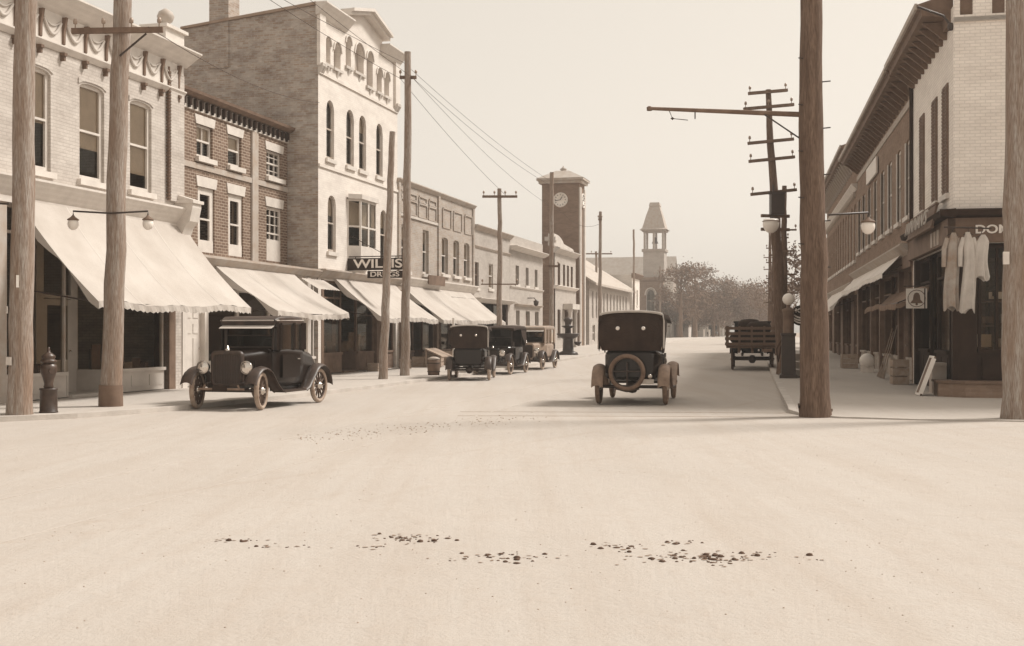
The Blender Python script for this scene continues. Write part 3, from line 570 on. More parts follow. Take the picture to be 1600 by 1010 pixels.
for a in (75.15, 76.95):
    MB().lathe([(.18, .35), (.18, .5), (.13, .6), (.12, 2.8), (.18, 2.9), (.18, 3.05)], (X(a), -.45, 0), 12).build('column', 'stone', B)
MB().box(X(74.85), X(77.25), -.7, .0, 3.05, 3.4).build('porch_entablature', 'stone', B)
B = bld('clock_tower', 'square brick clock tower with hipped roof rising over the post office', 'L', 80.42, 82.3, 'tower'); W = 1.88; dp = 2.65; y0 = -.02
mb = MB(); mb.box(0, W, y0, y0 + dp, -.3, 11.9); mb.build('shaft', 'brown_brick', B)
for x in (-.02, W - .38): MB().box(x, x + .4, y0 - .09, y0 + .02, .2, 11.6).build('pilaster', 'stone', B)
mb = MB(); mb.box(.5, 1.38, y0 - .04, y0 + .02, 5, 10.8); mb.build('recess', 'brown_trim', B)
mb = MB(); mb.box(-.2, W + .2, y0 - .2, y0 + dp + .2, 11.9, 12.1); mb.box(-.33, W + .33, y0 - .33, y0 + dp + .33, 12.1, 12.25); mb.build('cornice', 'tan_trim', B)
mb = MB(); a = [(-.35, y0 - .35), (W + .35, y0 - .35), (W + .35, y0 + dp + .35), (-.35, y0 + dp + .35)]; b = [(.55, y0 + .85), (W - .55, y0 + .85), (W - .55, y0 + dp - .85), (.55, y0 + dp - .85)]
for i in range(4): j = (i + 1) % 4; mb.poly([a[i] + (12.25,), a[j] + (12.25,), b[j] + (12.85,), b[i] + (12.85,)])
mb.poly([p + (12.85,) for p in b]); rf = mb.build('roof', 'pale_roof', B)
mb = MB(); mb.lathe([(.2, 12.8), (.2, 12.95), (.26, 13.0), (.08, 13.12), (.03, 13.22), (0, 13.25)], (W / 2, y0 + dp / 2, 0), 10); mb.build('finial', 'tan_trim', rf)
for face in (0, 1):   # clock faces: towards the camera side and the street
    c = Vector((-.03, y0 + dp / 2, 10.75)) if face == 0 else Vector((W / 2, y0 - .08, 10.75)); ax = 'x' if face == 0 else 'y'
    mb = MB(); mb.lathe([(0, -.03), (.44, -.03), (.46, -.06), (.5, -.06), (.52, 0), (.5, .04)], c, 24, ax); ck = mb.build('clock_face', 'white_paint', B)
    mb = MB(); P = (lambda q, r: (-.08, y0 + dp / 2 - sin(q) * r, 10.75 + cos(q) * r)) if face == 0 else (lambda q, r: (W / 2 + sin(q) * r, y0 - .13, 10.75 + cos(q) * r))
    for k in range(12): q = k * pi / 6; MB().tube([P(q, .32), P(q, .40)], .02, 4).build('hour_mark', 'iron', ck)
    MB().tube([P(radians(262), 0), P(radians(262), .36)], .02, 5).build('clock_hand', 'iron', ck); MB().tube([P(radians(30), 0), P(radians(30), .25)], .026, 5).build('clock_hand', 'iron', ck)
# ---- beyond the tower: long low house, small white house, church
B = bld('long_low_house', 'long low cream house with broad sloping roof beyond the clock tower', 'L', 84.2, 103); W = 18.8
ops = [(1 + 1.55 * i, 1.65 + 1.55 * i, 2.6, 4.6) for i in range(11)] + [(1.3 + 3.2 * i, 2.3 + 3.2 * i, .9, 2.1) for i in range(5)]
mb = MB(); wall(mb, 0, W, -.3, 5.3, ops, t=.2); mb.poly([(0, 0, -.3), (0, 9, -.3), (0, 9, 5.3), (0, 4.5, 8.1), (0, 0, 5.3)]); mb.poly([(W, 0, -.3), (W, 9, -.3), (W, 9, 5.3), (W, 4.5, 8.1), (W, 0, 5.3)]); mb.poly([(0, 9, -.3), (W, 9, -.3), (W, 9, 5.3), (0, 9, 5.3)]); mb.build('wall', 'pale_brick', B)
mb = MB(); mb.prism([(-.5, -.6, 4.95), (-.5, 4.5, 8.15), (-.5, 4.5, 8.3), (-.5, -.6, 5.12)], (W + 1, 0, 0)); mb.prism([(-.5, 9.6, 4.95), (-.5, 4.5, 8.15), (-.5, 4.5, 8.3), (-.5, 9.6, 5.12)], (W + 1, 0, 0)); rf = mb.build('roof', 'pale_roof', B)
for x in (9, 15): MB().box(x, x + .7, 4.2, 4.9, 7.6, 9.0).box(x - .07, x + .77, 4.13, 4.97, 8.8, 8.92).build('chimney', 'tan_brick', rf)
for o in ops: window(B, *o, y=.08, fr=.06, sill=0)
B = bld('small_white_house', 'narrow white-fronted building with flat top just before the church', 'L', 104.5, 109); W = 4.5
ops = [(.7, 1.5, 1.2, 3.0), (2.6, 3.4, 1.2, 3.0), (.7, 1.5, 4, 5.4), (2.6, 3.4, 4, 5.4)]
mb = MB(); shell(mb, 0, W, -.3, 6.7, 8, ops); mb.build('wall', 'stucco_brick', B)
for o in ops: window(B, *o, y=.1, fr=.06)
cornice(B, -.3, W + .2, crown(.4, 6.4, .4, 3), 'brown_trim')
B = thing('village_church', 'far stone church with nave and open belfry steeple', 'church', (21.0, 183, 0.3), -AL)   # local x to the street, y along it
mb = MB(); mb.box(-14, 3.4, 1, 9.5, -.5, 7.6); mb.poly([(3.4, 1, 7.6), (3.4, 9.5, 7.6), (3.4, 5.2, 13)]); mb.poly([(-14, 1, 7.6), (-14, 9.5, 7.6), (-14, 5.2, 13)]); mb.build('nave', 'tan_brick', B)
mb = MB(); mb.prism([(-14.3, .6, 7.3), (-14.3, 5.2, 13.1), (-14.3, 5.2, 13.3), (-14.3, .5, 7.5)], (18.1, 0, 0)); mb.prism([(-14.3, 9.9, 7.3), (-14.3, 5.2, 13.1), (-14.3, 5.2, 13.3), (-14.3, 10, 7.5)], (18.1, 0, 0)); mb.build('roof', 'pale_roof', B)
mb = MB(); mb.box(-.4, 2.8, -2.2, 1, -.5, 13.6); mb.build('tower', 'pale_brick', B)
mb = MB(); mb.box(-.6, 3.0, -2.4, 1.2, 13.6, 14.0)
for x, y in ((-.35, -2.15), (2.45, -2.15), (-.35, .65), (2.45, .65), (1.05, -2.15), (1.05, .65)): mb.box(x, x + .3, y, y + .3, 14, 16.8)
mb.box(-.6, 3.0, -2.4, 1.2, 16.7, 16.95); mb.build('belfry', 'tan_brick', B)
MB().lathe([(.1, 15.9), (.3, 15.8), (.35, 15.3), (.5, 15.0), (.52, 14.95)], (1.2, -.6, 0), 12).build('bell', 'iron', B)
mb = MB(); mb.loft([[(1.2 + sx * h, -.6 + sy * h, z) for sx, sy in ((-1, -1), (1, -1), (1, 1), (-1, 1))] for h, z in ((2.1, 16.95), (1.75, 17.2), (1.2, 19.2), (.75, 20.6), (.85, 20.65), (.7, 21.2))], smooth=False); mb.build('steeple', 'tan_trim', B)
mb = MB(); wall(mb, -.9, 2.9, -.5, 9.2, [(.3, 1.7, 4.2, 7.8, .9)], y=-4.0); mb.box(-.9, -.85, -4, -2.2, -.5, 9.2); mb.box(2.85, 2.9, -4, -2.2, -.5, 9.2); mb.box(-1.1, 3.1, -4.2, -2.2, 9.2, 9.6); mb.build('porch', 'soot_brick', B)
w_ = window(B, .3, 1.7, 4.2, 7.8, .9, y=-3.85, fr=.12, cols=2, sill=0); P = arc(.15, 1.85, 6.9, 1.05); MB().tube([(p, -4.03, q) for p, q in P], .13, 6).build('arch_mould', 'stone', w_)
mb = MB(); mb.box(3.0, 3.6, -4.2, -3.4, -.5, 8.5); mb.box(3.0, 3.5, .6, 1.2, -.5, 8.0); mb.build('buttress', 'stone', B)
B = thing('domed_roof_tower', 'round tower with shallow domed roof far behind the trees', 'tower', (46, 255, .5), 0)
mb = MB(); mb.lathe([(1.0, 0), (1.0, 9)], (0, 0, 0), 16); mb.build('shaft', 'tan_brick', B); mb = MB(); mb.lathe([(1.2, 8.4), (1.45, 8.5), (1.45, 8.8), (1.1, 9.5), (.4, 10.0), (0, 10.1)], (0, 0, 0), 16); mb.build('roof', 'brown_trim', B)
# ================================================================== RIGHT ROW
# ---- white brick corner store
B = bld('white_corner_store', 'white brick corner store with dark shop fronts on the right', 'R', 28.1, 34.9); W = 6.8; X = lambda s: 34.9 - s
WR = [(28.75, 29.55), (30.4, 31.2), (32.6, 33.4)]
mb = MB(); wall(mb, 0, W, -.3, 8.9, [(X(b), X(a), 4.75, 7.35, .12) for a, b in WR] + [(.3, W - .01, 0, 3.55)], t=.12)
mb.poly([(0, 0, -.3), (0, 9, -.3), (0, 9, 9), (0, 0, 9)]); mb.poly([(0, 9, -.3), (W, 9, -.3), (W, 9, 9), (0, 9, 9)]); mb.box(0, W - .4, .05, 9, 8.8, 8.9); mb.build('wall', 'white_brick', B)
for a, b in WR:
    w_ = window(B, X(b), X(a), 4.75, 7.35, .12, y=.03, fr=.06, sill=.08, fm='brown_trim', sm='trim')
    mb = MB(); mb.box(X(b) + .0, X(b) + .36, -.035, -.003, 4.78, 7.3); mb.box(X(a) - .36, X(a) - .0, -.035, -.003, 4.78, 7.3)
    for k in range(28): mb.box(X(b) + .04, X(b) + .32, -.05, -.035, 4.84 + .087 * k, 4.89 + .087 * k); mb.box(X(a) - .32, X(a) - .04, -.05, -.035, 4.84 + .087 * k, 4.89 + .087 * k)
    mb.build('cover_boards', 'brown_trim', w_)  # dark boards added over the panes to hide their bright reflections
# side wall on the cross street: built as its own panel turned a quarter, local u runs away from the corner
T = Matrix.Translation((W, 0, 0)) @ Matrix.Rotation(pi / 2, 4, 'Z')
mb = MB(); wall(mb, 0, 9, -.3, 11.5, [(.14, .42, 8.68, 10.3), (.82, 1.1, 8.68, 10.3), (2.2, 3.0, 4.75, 7.3, .12), (5.2, 6.0, 4.75, 7.3, .12), (.02, 8.6, 0, 3.55)]); mb.v = [tuple(T @ Vector(p)) for p in mb.v]; mb.build('side_wall', 'white_brick', B)
mb = MB(); wall(mb, 0, 9, 8.52, 8.62, y=-.06)
for k in ((.0, 9, -.06, 0, 8.52, 8.62),): mb.box(*k)
mb.v = [tuple(T @ Vector(p)) for p in mb.v]; mb.build('string_course', 'trim', B)
mb = MB(); mb.box(.1, .46, .12, .14, 8.6, 10.4); mb.box(.78, 1.14, .12, .14, 8.6, 10.4)
mb.v = [tuple(T @ Vector(p)) for p in mb.v]; mb.build('louvre', 'brown_trim', B)  # flat dark panels set back in the two narrow openings
side = bpy.data.objects.new('side_shop', None); C.objects.link(side); side.parent = B; side.location = (W, 0, 0); side.rotation_euler = (0, 0, pi / 2)
storefront(side, [('post', .1, .5), ('glass', .55, 2.6), ('glass', 2.65, 4.7)], .35, 1.15, 3.5, m='dark_trim', transom=0)
for a in (2.2, 5.2): window(side, a, a + .8, 4.75, 7.3, .12, y=.16, fr=.06, fm='brown_trim', sm='trim')
for ch in list(side.children):   # hand the pieces to the house itself, keep their place
    ch.parent = B; ch.matrix_parent_inverse = Matrix.Identity(4); ch.location = (W, 0, 0); ch.rotation_euler = (0, 0, pi / 2)
bpy.data.objects.remove(side)
storefront(B, [('post', .3, .6), ('glass', .6, 2.4), ('door', 2.4, 3.6), ('glass', 3.6, 5.5)], .2, 1.1, 3.5, m='dark_trim', transom=.6)
storefront(B, [('door', 5.5, 6.7)], .3, 1.1, 3.5, m='dark_trim', transom=.6)
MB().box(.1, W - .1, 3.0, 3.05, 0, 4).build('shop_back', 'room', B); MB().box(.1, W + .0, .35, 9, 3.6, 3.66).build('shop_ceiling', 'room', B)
MB().box(W - .22, W + .014, -.016, .42, -.1, 3.56).build('corner_post', 'dark_trim', B)
rg = random.Random(2)
for k in range(14):   # stock on shelves behind the side window
    MB().box(-.09, .09, -.12, .12, 0, rg.uniform(.12, .3)).build('display', rg.choice(('paper', 'tan_trim', 'brown_trim')), B, (W - .5 - .2 * rg.random(), .75 + .13 * k, (1.2, 1.75, 2.3)[k % 3]), rg.random())
for z in (1.15, 1.7, 2.25): MB().box(W - .85, W - .3, .6, 2.6, z - .03, z).build('shelf', 'brown_trim', B)
# stone steps and plinth at the corner
mb = MB(); mb.prism([(6.3, .1, .05), (6.3, -.35, .05), (7.0, -.35, .05), (7.45, .15, .05), (7.45, 1.9, .05), (6.8, 1.9, .05), (6.8, .1, .05)], (0, 0, .36)); mb.build('plinth', 'soot_brick', B)
mb = MB(); mb.prism([(6.25, .12, .41), (6.25, -.4, .41), (7.02, -.4, .41), (7.5, .13, .41), (7.5, 1.95, .41), (6.85, 1.95, .41), (6.85, .12, .41)], (0, 0, .05)); mb.build('plinth_cap', 'brown_trim', B)
mb = MB(); mb.box(5.2, 5.7, -.3, .02, .05, .75); mb.box(5.17, 5.73, -.34, .02, .75, .82); mb.build('pier_base', 'tan_trim', B)
# dark shop fascia round the corner with lettering
mb = MB(); mb.box(-.1, W + .12, -.14, .02, 3.55, 4.1); mb.prism([(W + .12, -.14, 3.55), (W + .12, 3, 3.55), (W + .02, 3, 3.55), (W + .02, 0, 3.55)], (0, 0, .55)); fa = mb.build('fascia', 'brown_trim', B)
mb = MB(); mb.prism([(-.15, 0, 4.1), (-.15, -.3, 4.14), (-.15, -.34, 4.26), (-.15, 0, 4.3)], (W + .5, 0, 0)); mb.prism([(W + .02, -.3, 4.1), (W + .35, -.34, 4.14), (W + .38, -.34, 4.26), (W + .02, -.3, 4.32)], (0, 3.3, 0)); mb.build('shop_cornice', 'dark_trim', B)
mb = MB(); T2 = Matrix.Translation((0, -.3, 4.02)) @ Matrix.Rotation(radians(-12), 4, 'X'); mb.box(1.5, 5.9, -.05, 0, 0, .5, T2); mb.box(1.45, 5.95, -.07, .01, -.05, 0, T2); mb.box(1.45, 5.95, -.07, .01, .5, .55, T2); sg = mb.build('sign_board', 'brown_trim', B)
text("WINNAN'S", .52, 'letter_gold', sg, (3.7, -.42, 4.24), (pi / 2 - radians(12), 0, 0), sx=1.55)
text('DOMINION', .26, 'letter_white', fa, (W + .135, 1.25, 3.83), (pi / 2, 0, pi / 2), sx=1.2, bold=.006)
for x in (4.4, 4.9, 5.4): MB().box(x, x + .3, -.16, -.14, 3.6, 3.95).build('fascia_panel', 'tan_trim', B)
# ---- deep bracketed eaves over the white store and the sooty block
def eave(B, W, o, z, m1='brown_trim', m2='tan_trim', xw=0):
    mb = MB(); mb.prism([(-xw, .05, z - .55), (-xw, -.1, z - .55), (-xw, -.12, z - .3), (-xw, -o + .12, z - .26), (-xw, -o + .1, z - .12), (-xw, -o, z - .08), (-xw, -o, z), (-xw, .05, z + .25)], (W + xw, 0, 0)); e = mb.build('eaves', m1, B)
    mb = MB(); mb.box(-xw, W, -o - .04, -o + .02, z - .1, z + .03); mb.build('gutter', m2, e)
    return e
e = eave(B, W - .35, .75, 9.05); repeat(B, 'bracket', 'brown_trim', lambda mb: mb.prism([(-.05, .0, -.7), (-.05, -.08, -.7), (-.05, -.55, -.3), (-.05, 0, -.3)], (.1, 0, 0)), [.3 + .62 * i for i in range(10)], 0, 9.05)
mb = MB(); mb.tube([(W - .15, -.75, 8.95), (W - .1, -.2, 8.7), (W - .02, -.05, 8.45)], .03, 6); mb.lathe([(.05, -.08), (.07, 0), (.05, .08)], (W - .02, -.06, 8.43), 8); mb.build('gutter_spout', 'iron', B)
MB().tube([(.06, -.06, 3.6), (.06, -.06, 8.6)], .05, 8).build('downpipe', 'dark_trim', B)
# ---- sooty brick block
B = bld('sooty_brick_block', 'long shaded dark brick block with tall windows next to the white corner store', 'R', 34.9, 52.85); W = 17.95; X = lambda s: 52.85 - s
WS = [(35.5, 36.5), (37.7, 38.65), (40.05, 41.1), (42.3, 43.3), (44.7, 45.7), (47.0, 48.0), (49.3, 50.3), (51.3, 52.3)]
mb = MB(); shell(mb, 0, W, -.3, 8.85, 9, [(X(b), X(a), 4.9, 7.15, .12) for a, b in WS] + [(.3, W - .3, 0, 3.4)]); mb.build('wall', 'soot_brick', B)
for i, (a, b) in enumerate(WS):
    w_ = window(B, X(b), X(a), 4.9, 7.15, .12, y=.05, fr=.1, sill=.1, fm='trim', sm='trim', blind=.3 if i % 3 == 1 else 0)
    MB().box(X(b) - .02, X(b) + .1, -.03, .0, 4.85, 7.1).build('shutter', 'trim' if i < 3 else 'tan_trim', w_)
eave(B, W, .75, 9.0); repeat(B, 'bracket', 'brown_trim', lambda mb: mb.prism([(-.05, .0, -.7), (-.05, -.08, -.7), (-.05, -.55, -.3), (-.05, 0, -.3)], (.1, 0, 0)), [.4 + .74 * i for i in range(24)], 0, 9.0)
MB().box(X(47.8), X(44.1), -.1, -.04, 7.25, 7.85).build('sign_board', 'white_paint', B)
MB().box(.1, W, -.04, .01, 8.0, 8.2).build('string_course', 'tan_trim', B)
cornice(B, -.1, W, crown(.35, 3.75, .3, 3), 'tan_trim', 'shop_cornice'); MB().box(0, W, -.08, .01, 3.4, 3.76).build('fascia', 'brown_trim', B)
segs = []; x = .3
for k, (kd, wd) in enumerate((('post', .35), ('glass', 2.0), ('door', 1.2), ('glass', 2.0), ('post', .35), ('glass', 1.8), ('panel', 1.0), ('post', .35), ('glass', 2.2), ('door', 1.2), ('glass', 1.7), ('post', .4), ('panel', 1.0), ('glass', 1.6))):
    segs.append((kd, x, x + wd)); x += wd
storefront(B, segs, .15, .8, 3.4, m='brown_trim', bm='tan_trim')
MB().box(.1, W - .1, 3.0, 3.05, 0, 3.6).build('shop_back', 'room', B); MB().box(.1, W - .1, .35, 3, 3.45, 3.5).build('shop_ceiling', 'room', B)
# ---- ornate block further on
B = bld('ornate_dark_block', 'far ornate dark block with heavy double cornice behind the big right-hand pole', 'R', 52.85, 74); W = 21.15; X = lambda s: 74 - s
ops = [(.8 + 1.7 * i, 1.7 + 1.7 * i, 4.7, 7.2, .3) for i in range(12)]
mb = MB(); shell(mb, 0, W, -.3, 9.4, 9, ops + [(.3, W - .3, 0, 3.2)]); mb.build('wall', 'soot_brick', B)
for o in ops: window(B, *o, y=.06, fr=.09, sill=.1, fm='trim', sm='trim')
eave(B, W, .7, 9.6); repeat(B, 'bracket', 'tan_trim', lambda mb: mb.prism([(-.07, .0, -.9), (-.07, -.1, -.9), (-.07, -.5, -.3), (-.07, 0, -.3)], (.14, 0, 0)), [.4 + .9 * i for i in range(24)], 0, 9.6)
cornice(B, 0, W, crown(.25, 7.7, .25, 3), 'trim', 'string_course'); repeat(B, 'dentil', 'tan_trim', lambda mb: mb.box(-.1, .1, -.12, 0, 0, .22), [.4 + .6 * i for i in range(34)], 0, 7.45)
cornice(B, 0, W, crown(.35, 3.4, .3, 3), 'tan_trim', 'shop_cornice')
storefront(B, [(('glass', 'door', 'glass', 'post')[i % 4], .4 + 1.6 * i, 1.95 + 1.6 * i) for i in range(13)], .4, 1.0, 3.2, m='brown_trim')
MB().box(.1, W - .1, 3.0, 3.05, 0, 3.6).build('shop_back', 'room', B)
# ================================================================== AWNINGS
def awning(name, label, row, s0, s1, zt, zb, o, m='canvas', sag=.12, val=.16, flap=True, far=None):
    a = thing(name, label, 'awning', LP(s0, 0, 0) if row == 'L' else RP(s1, 0, 0), RZL if row == 'L' else RZR); W = s1 - s0
    n = max(14, int(W * 5)); r = random.Random(name + label); mb = MB(); secs = []; nb = max(2, round(W / 1.6)); p1, p2 = r.random() * 6, r.random() * 6; ed = lambda u: .035 * sin(u * 6.5 + p1) + .02 * sin(u * 19 + p2)
    for k in range(9):
        q = k / 8; row_ = []
        for i in range(n + 1):
            u = i / n; fold = .012 * sin(i * 2.1 + k * .6) * q - .07 * abs(sin(u * pi * nb)) * q * (1 - q) + .008 * r.uniform(-1, 1) + ed(u) * q
            row_.append((W * u, -.05 - o * q, zt - (zt - zb - val) * (q ** .92) - sag * sin(pi * q) * .35 + fold))
        secs.append(row_)
    mb.loft(secs, False); mb.build('canvas', m, a)
    for k in range(1, nb):
        i = round(n * k / nb); s_ = MB(); s_.loft([[(secs[q][i][0] - .012, secs[q][i][1], secs[q][i][2] + .006), (secs[q][i][0] + .012, secs[q][i][1], secs[q][i][2] + .006)] for q in range(9)], False, smooth=False); s_.build('seam', 'trim' if m == 'canvas' else m, a)
    v = MB(); P = [(W * i / (n * 2), -.052 - o) for i in range(n * 2 + 1)]
    for i in range(n * 2):
        (x0, y0), (x1, y1) = P[i], P[i + 1]; t = zb + val + ed(x0 / W); t1 = zb + val + ed(x1 / W); d0 = .035 * abs(sin(i * pi / 2)) ; d1 = .035 * abs(sin((i + 1) * pi / 2)); yo = .02 * sin(i * 1.3)
        v.poly([(x0, y0, t), (x1, y1, t1), (x1, y1 - .02 * sin((i + 1) * 1.3), t1 - val + d1), (x0, y0 - yo, t - val + d0)])
    v.build('valance', m, a)
    if flap:
        for x in (0.0, W):
            f = MB(); T = [(x, -.05 - o * k / 8, secs[k][0][2] - .004) for k in range(9)]; 
            f.loft([T, [(x, y, max(z - val * .8 - .12 * sin(i), zb)) for i, (x, y, z) in enumerate(T)]], False); f.build('side_flap', m, a)
    fr = MB()
    for x in (.05, W - .05): fr.tube([(x, -.02, zb + .45), (x, -o, zb + val * .9)], .018, 6)
    fr.tube([(.02, -o, zb + val * .85), (W - .02, -o, zb + val * .85)], .02, 6); fr.build('frame', 'iron', a)
    return a
awning('shop_awning', 'large white awning over the cream brick store front, nearest on the left', 'L', 21.1, 27.75, 4.3, 2.0, 1.9, sag=.25)
awning('shop_awning', 'white awning over the dark brick store, behind the parked coupe', 'L', 29.4, 34.4, 3.36, 1.92, 1.85)
awning('shop_awning', 'white awning of the tall white block below the drug store sign', 'L', 37.6, 43.5, 3.42, 1.88, 1.8)
awning('shop_awning', 'long white awning over the tan brick double store', 'L', 44.5, 54.0, 3.4, 1.88, 1.7)
awning('shop_awning', 'steep narrow white awning on the sooty brick block, right side', 'R', 36.7, 53.0, 3.95, 3.12, .6, m='sunlit_canvas', sag=.05, flap=False)
awning('shop_awning', 'far white awning on the right, just left of the longer one', 'R', 54.2, 66, 3.75, 2.5, 1.0, m='sunlit_canvas', sag=.05)
awning('dark_awning', 'drooping dark canvas awning half furled above the right-hand pavement', 'R', 31.5, 40.0, 2.75, 2.15, .8, m='old_canvas', sag=.3)
# ================================================================== POLES AND LAMPS
def pole_mesh(h, r0, r1, lean=(0, 0), seed=0, n=14, bury=.3):
    r = random.Random(seed); mb = MB(); K = 16; pts = []; rad = []
    for k in range(K + 1):
        q = k / K; z = -bury + (h + bury) * q
        pts.append((lean[0] * q + .02 * r.uniform(-1, 1), lean[1] * q + .02 * r.uniform(-1, 1), z)); rad.append((r0 + (r1 - r0) * q ** .8) * (1 + .03 * r.uniform(-1, 1)) * (1.12 if k == 0 else 1))
    mb.tube(pts, rad, n); return mb
def crossarm(par, z, half, rz, x=0, y=0, pins=4, tilt=0, m='arm_wood', th=.05):
    T = Matrix.Translation((x, y, z)) @ Matrix.Rotation(rz, 4, 'Z') @ Matrix.Rotation(tilt, 4, 'Y')
    a = MB().box(-half, half, -th, th, -th, th, T).build('crossarm', m, par)
    for k in range(pins):
        u = -half * .92 + 2 * half * .92 * k / max(1, pins - 1); c = T @ Vector((u, 0, th))
        MB().lathe([(.012, 0), (.012, .08), (.04, .09), (.045, .14), (.03, .19), (0, .2)], c, 8).build('insulator', 'insulator', a)
    return a
def globe_lamp(par, z, x, y, base, r=.105):
    """hanging lamp on a bracket: arm from the pole, cap and milk glass globe"""
    mb = MB(); mb.tube([(base[0], base[1], z + .18), (x, y, z + .22), (x, y, z + .12)], .02, 6); a = mb.build('lamp_bracket', 'iron', par)
    MB().lathe([(.02, .14), (.04, .11), (r * 1.0, .065), (r * 1.08, .045), (r * .8, .035)], (x, y, z), 14).build('lamp_cap', 'brown_trim', a)
    MB().lathe([(r * .8, .04)] + [(r * cos(q), -.03 + r * 1.15 * sin(q)) for q in [radians(30 - 12 * k) for k in range(11)]], (x, y, z), 16).build('globe', 'globe', a)
def pole(name, label, x, y, h, r0, r1, lean=(0, 0), m='pole_wood', seed=0, gh=.08):
    p = thing(name, label, 'pole', (x, y, gz(y) + gh), 0, 'wooden utility poles'); pole_mesh(h, r0, r1, lean, seed).build('shaft', m, p)
    return p
p = pole('utility_pole', 'leftmost wooden pole with paper notices, by the fire hydrant', -8.72, 20.96, 10, .22, .17, (.15, 0), seed=1)
for z, q, s in ((2.35, -.9, .12), (1.85, -2.6, .07), (.95, -2.2, .08)):
    c = Vector((.205 * cos(q), .205 * sin(q), z)); T = Matrix.Translation(c) @ Matrix.Rotation(q + pi / 2, 4, 'Z'); MB().box(-s, s, -.012, .0, -s * .9, s * .9, T).build('notice', 'paper', p)
globe_lamp(p, 3.55, -.75, .1, (-.2, 0))
p = pole('utility_pole', 'stout pole with two globe lamps in front of the largest awning', -7.9, 23.3, 10.5, .21, .16, (.28, 0), seed=2)
crossarm(p, 7.35, .86, radians(8), .2, -.2, 4, radians(-3)); MB().tube([(.24, -.2, 6.85), (.75, -.16, 7.3)], .02, 6).build('arm_brace', 'iron', p)
for x in (-.66, .8): globe_lamp(p, 3.6, x, -.22, (.06, -.2))
MB().tube([(0, 0, -.05), (0, 0, .42)], [.24, .23], 12).build('base_band', 'brown_trim', p)
p = pole('utility_pole', 'thin leaning pole beside the drug store sign, shorter of the pair', -4.0, 36.6, 7.65, .15, .09, (.3, 0), seed=3)
p = pole('utility_pole', 'taller of the two thin poles at the drug store sign', -3.55, 39.3, 10.75, .16, .11, (.1, 0), seed=4); crossarm(p, 9.9, .28, 0, .1, 0, 2)
p = pole('utility_pole', 'pole with single crossarm rising before the plain tan store', -.55, 50.7, 7.5, .14, .09, (.03, 0), seed=5); crossarm(p, 7.15, .75, 0, .03, -.1, 4); crossarm(p, 3.4, .8, 0, .02, -.12, 2, th=.025)
p = pole('utility_pole', 'pole standing in front of the clock tower', 1.98, 60.4, 9.4, .14, .1, (.05, 0), seed=6); crossarm(p, 4.6, .4, 0, 0, -.14, 2)
p = pole('utility_pole', 'far pole just right of the clock tower', 5.5, 74, 8.6, .14, .09, (.02, 0), seed=7); crossarm(p, 8.1, .12, 0, 0, -.1, 2)
p = pole('utility_pole', 'far short pole with crossarm left of the church', 6.9, 97, 7.4, .14, .09, seed=8); crossarm(p, 7.2, 1.3, 0, 0, -.1, 4)
p = pole('utility_pole', 'slender far pole in front of the church nave', 10.5, 102, 9.6, .13, .08, seed=9)
p = pole('utility_pole', 'far pole with crossarm in front of the church porch', 20.0, 160, 9.6, .14, .1, seed=10); crossarm(p, 7.6, 2.6, 0, 0, -.1, 4)
p = pole('utility_pole', 'far pole among the trees beyond the church', 34.5, 215, 8.6, .18, .12, seed=21)
p = pole('trolley_pole', 'massive dark pole with long bracket arm at the right-hand kerb', 5.52, 21.5, 9.5, .275, .18, (-.12, 0), 'pole_dark', 12, .1)
mb = MB(); a0 = Vector((-.2, .05, 5.4)); a1 = Vector((-2.95, .62, 5.62)); mb.tube([a0, a1], [.05, .032], 8); mb.lathe([(.05, 0), (.055, .06), (.03, .08)], a1 - Vector((0, 0, .04)), 8); ar = mb.build('bracket_arm', 'arm_wood', p)
mb = MB(); mb.tube([a0 * .3 + a1 * .7, a0 * .3 + a1 * .7 - Vector((0, 0, .16))], .012, 5); mb.tube([a1 + Vector((.35, -.07, -.03)), a1 + Vector((.42, -.07, -.2)), a1 + Vector((.7, -.12, -.24))], .008, 5); mb.lathe([(0, .03), (.04, 0), (0, -.03)], a1 + Vector((.42, -.07, -.2)), 8); mb.build('wire_hanger', 'iron', ar)
mb = MB(); mb.tube([(-.2, 0, 4.9), (-.9, .15, 5.42)], .015, 5); mb.build('arm_brace', 'iron', p)
globe_lamp(p, 3.38, .92, -.1, (.2, -.1), .125)
for k in range(10): sgn = -1 if k % 2 else 1; MB().tube([(sgn * .1 - .05, -.1, 2.6 + .42 * k), (sgn * .29 - .05, -.1, 2.62 + .42 * k)], .012, 5).build('step_iron', 'iron', p)
mb = MB(); mb.tube([(-.28, 0, .0), (-.32, 0, .12), (.3, 0, .02)], .03, 6); mb.build('root_stub', 'pole_dark', p)
p = pole('utility_pole', 'pole cut by the right edge of the picture', 8.86, 20.8, 10, .25, .19, (.05, 0), seed=13, gh=.1)
MB().box(-.3, -.2, -.2, -.16, 2.62, 2.84).build('notice', 'paper', p)
p = pole('wire_pole', 'leaning pole stacked with crossarms and a transformer box, behind the truck', 9.1, 39.5, 9.55, .26, .09, (-.52, .2), 'pole_dark', 14, .1)
for z, hf, pn in ((9.45, .7, 2), (8.95, .9, 3), (7.8, .82, 2), (7.2, .82, 2), (6.1, .82, 2)): crossarm(p, z, hf, radians(12), -.55 * z / 9.55, .05, pn, radians(-7))
for z in (5.3, 4.85): crossarm(p, z, .5, radians(12), -.3, .05, 0, 0)
mb = MB(); mb.box(-.2, .24, -.5, -.16, 5.3, 6.0); mb.box(-.24, .28, -.54, -.12, 6.0, 6.06); mb.tube([(-.1, -.33, 6.06), (-.1, -.33, 6.3)], .03, 6); tb = mb.build('transformer_box', 'iron', p); tb.location = (-.35, 0, 0)
globe_lamp(p, 5.0, -.62, -.75, (-.3, -.2), .27)
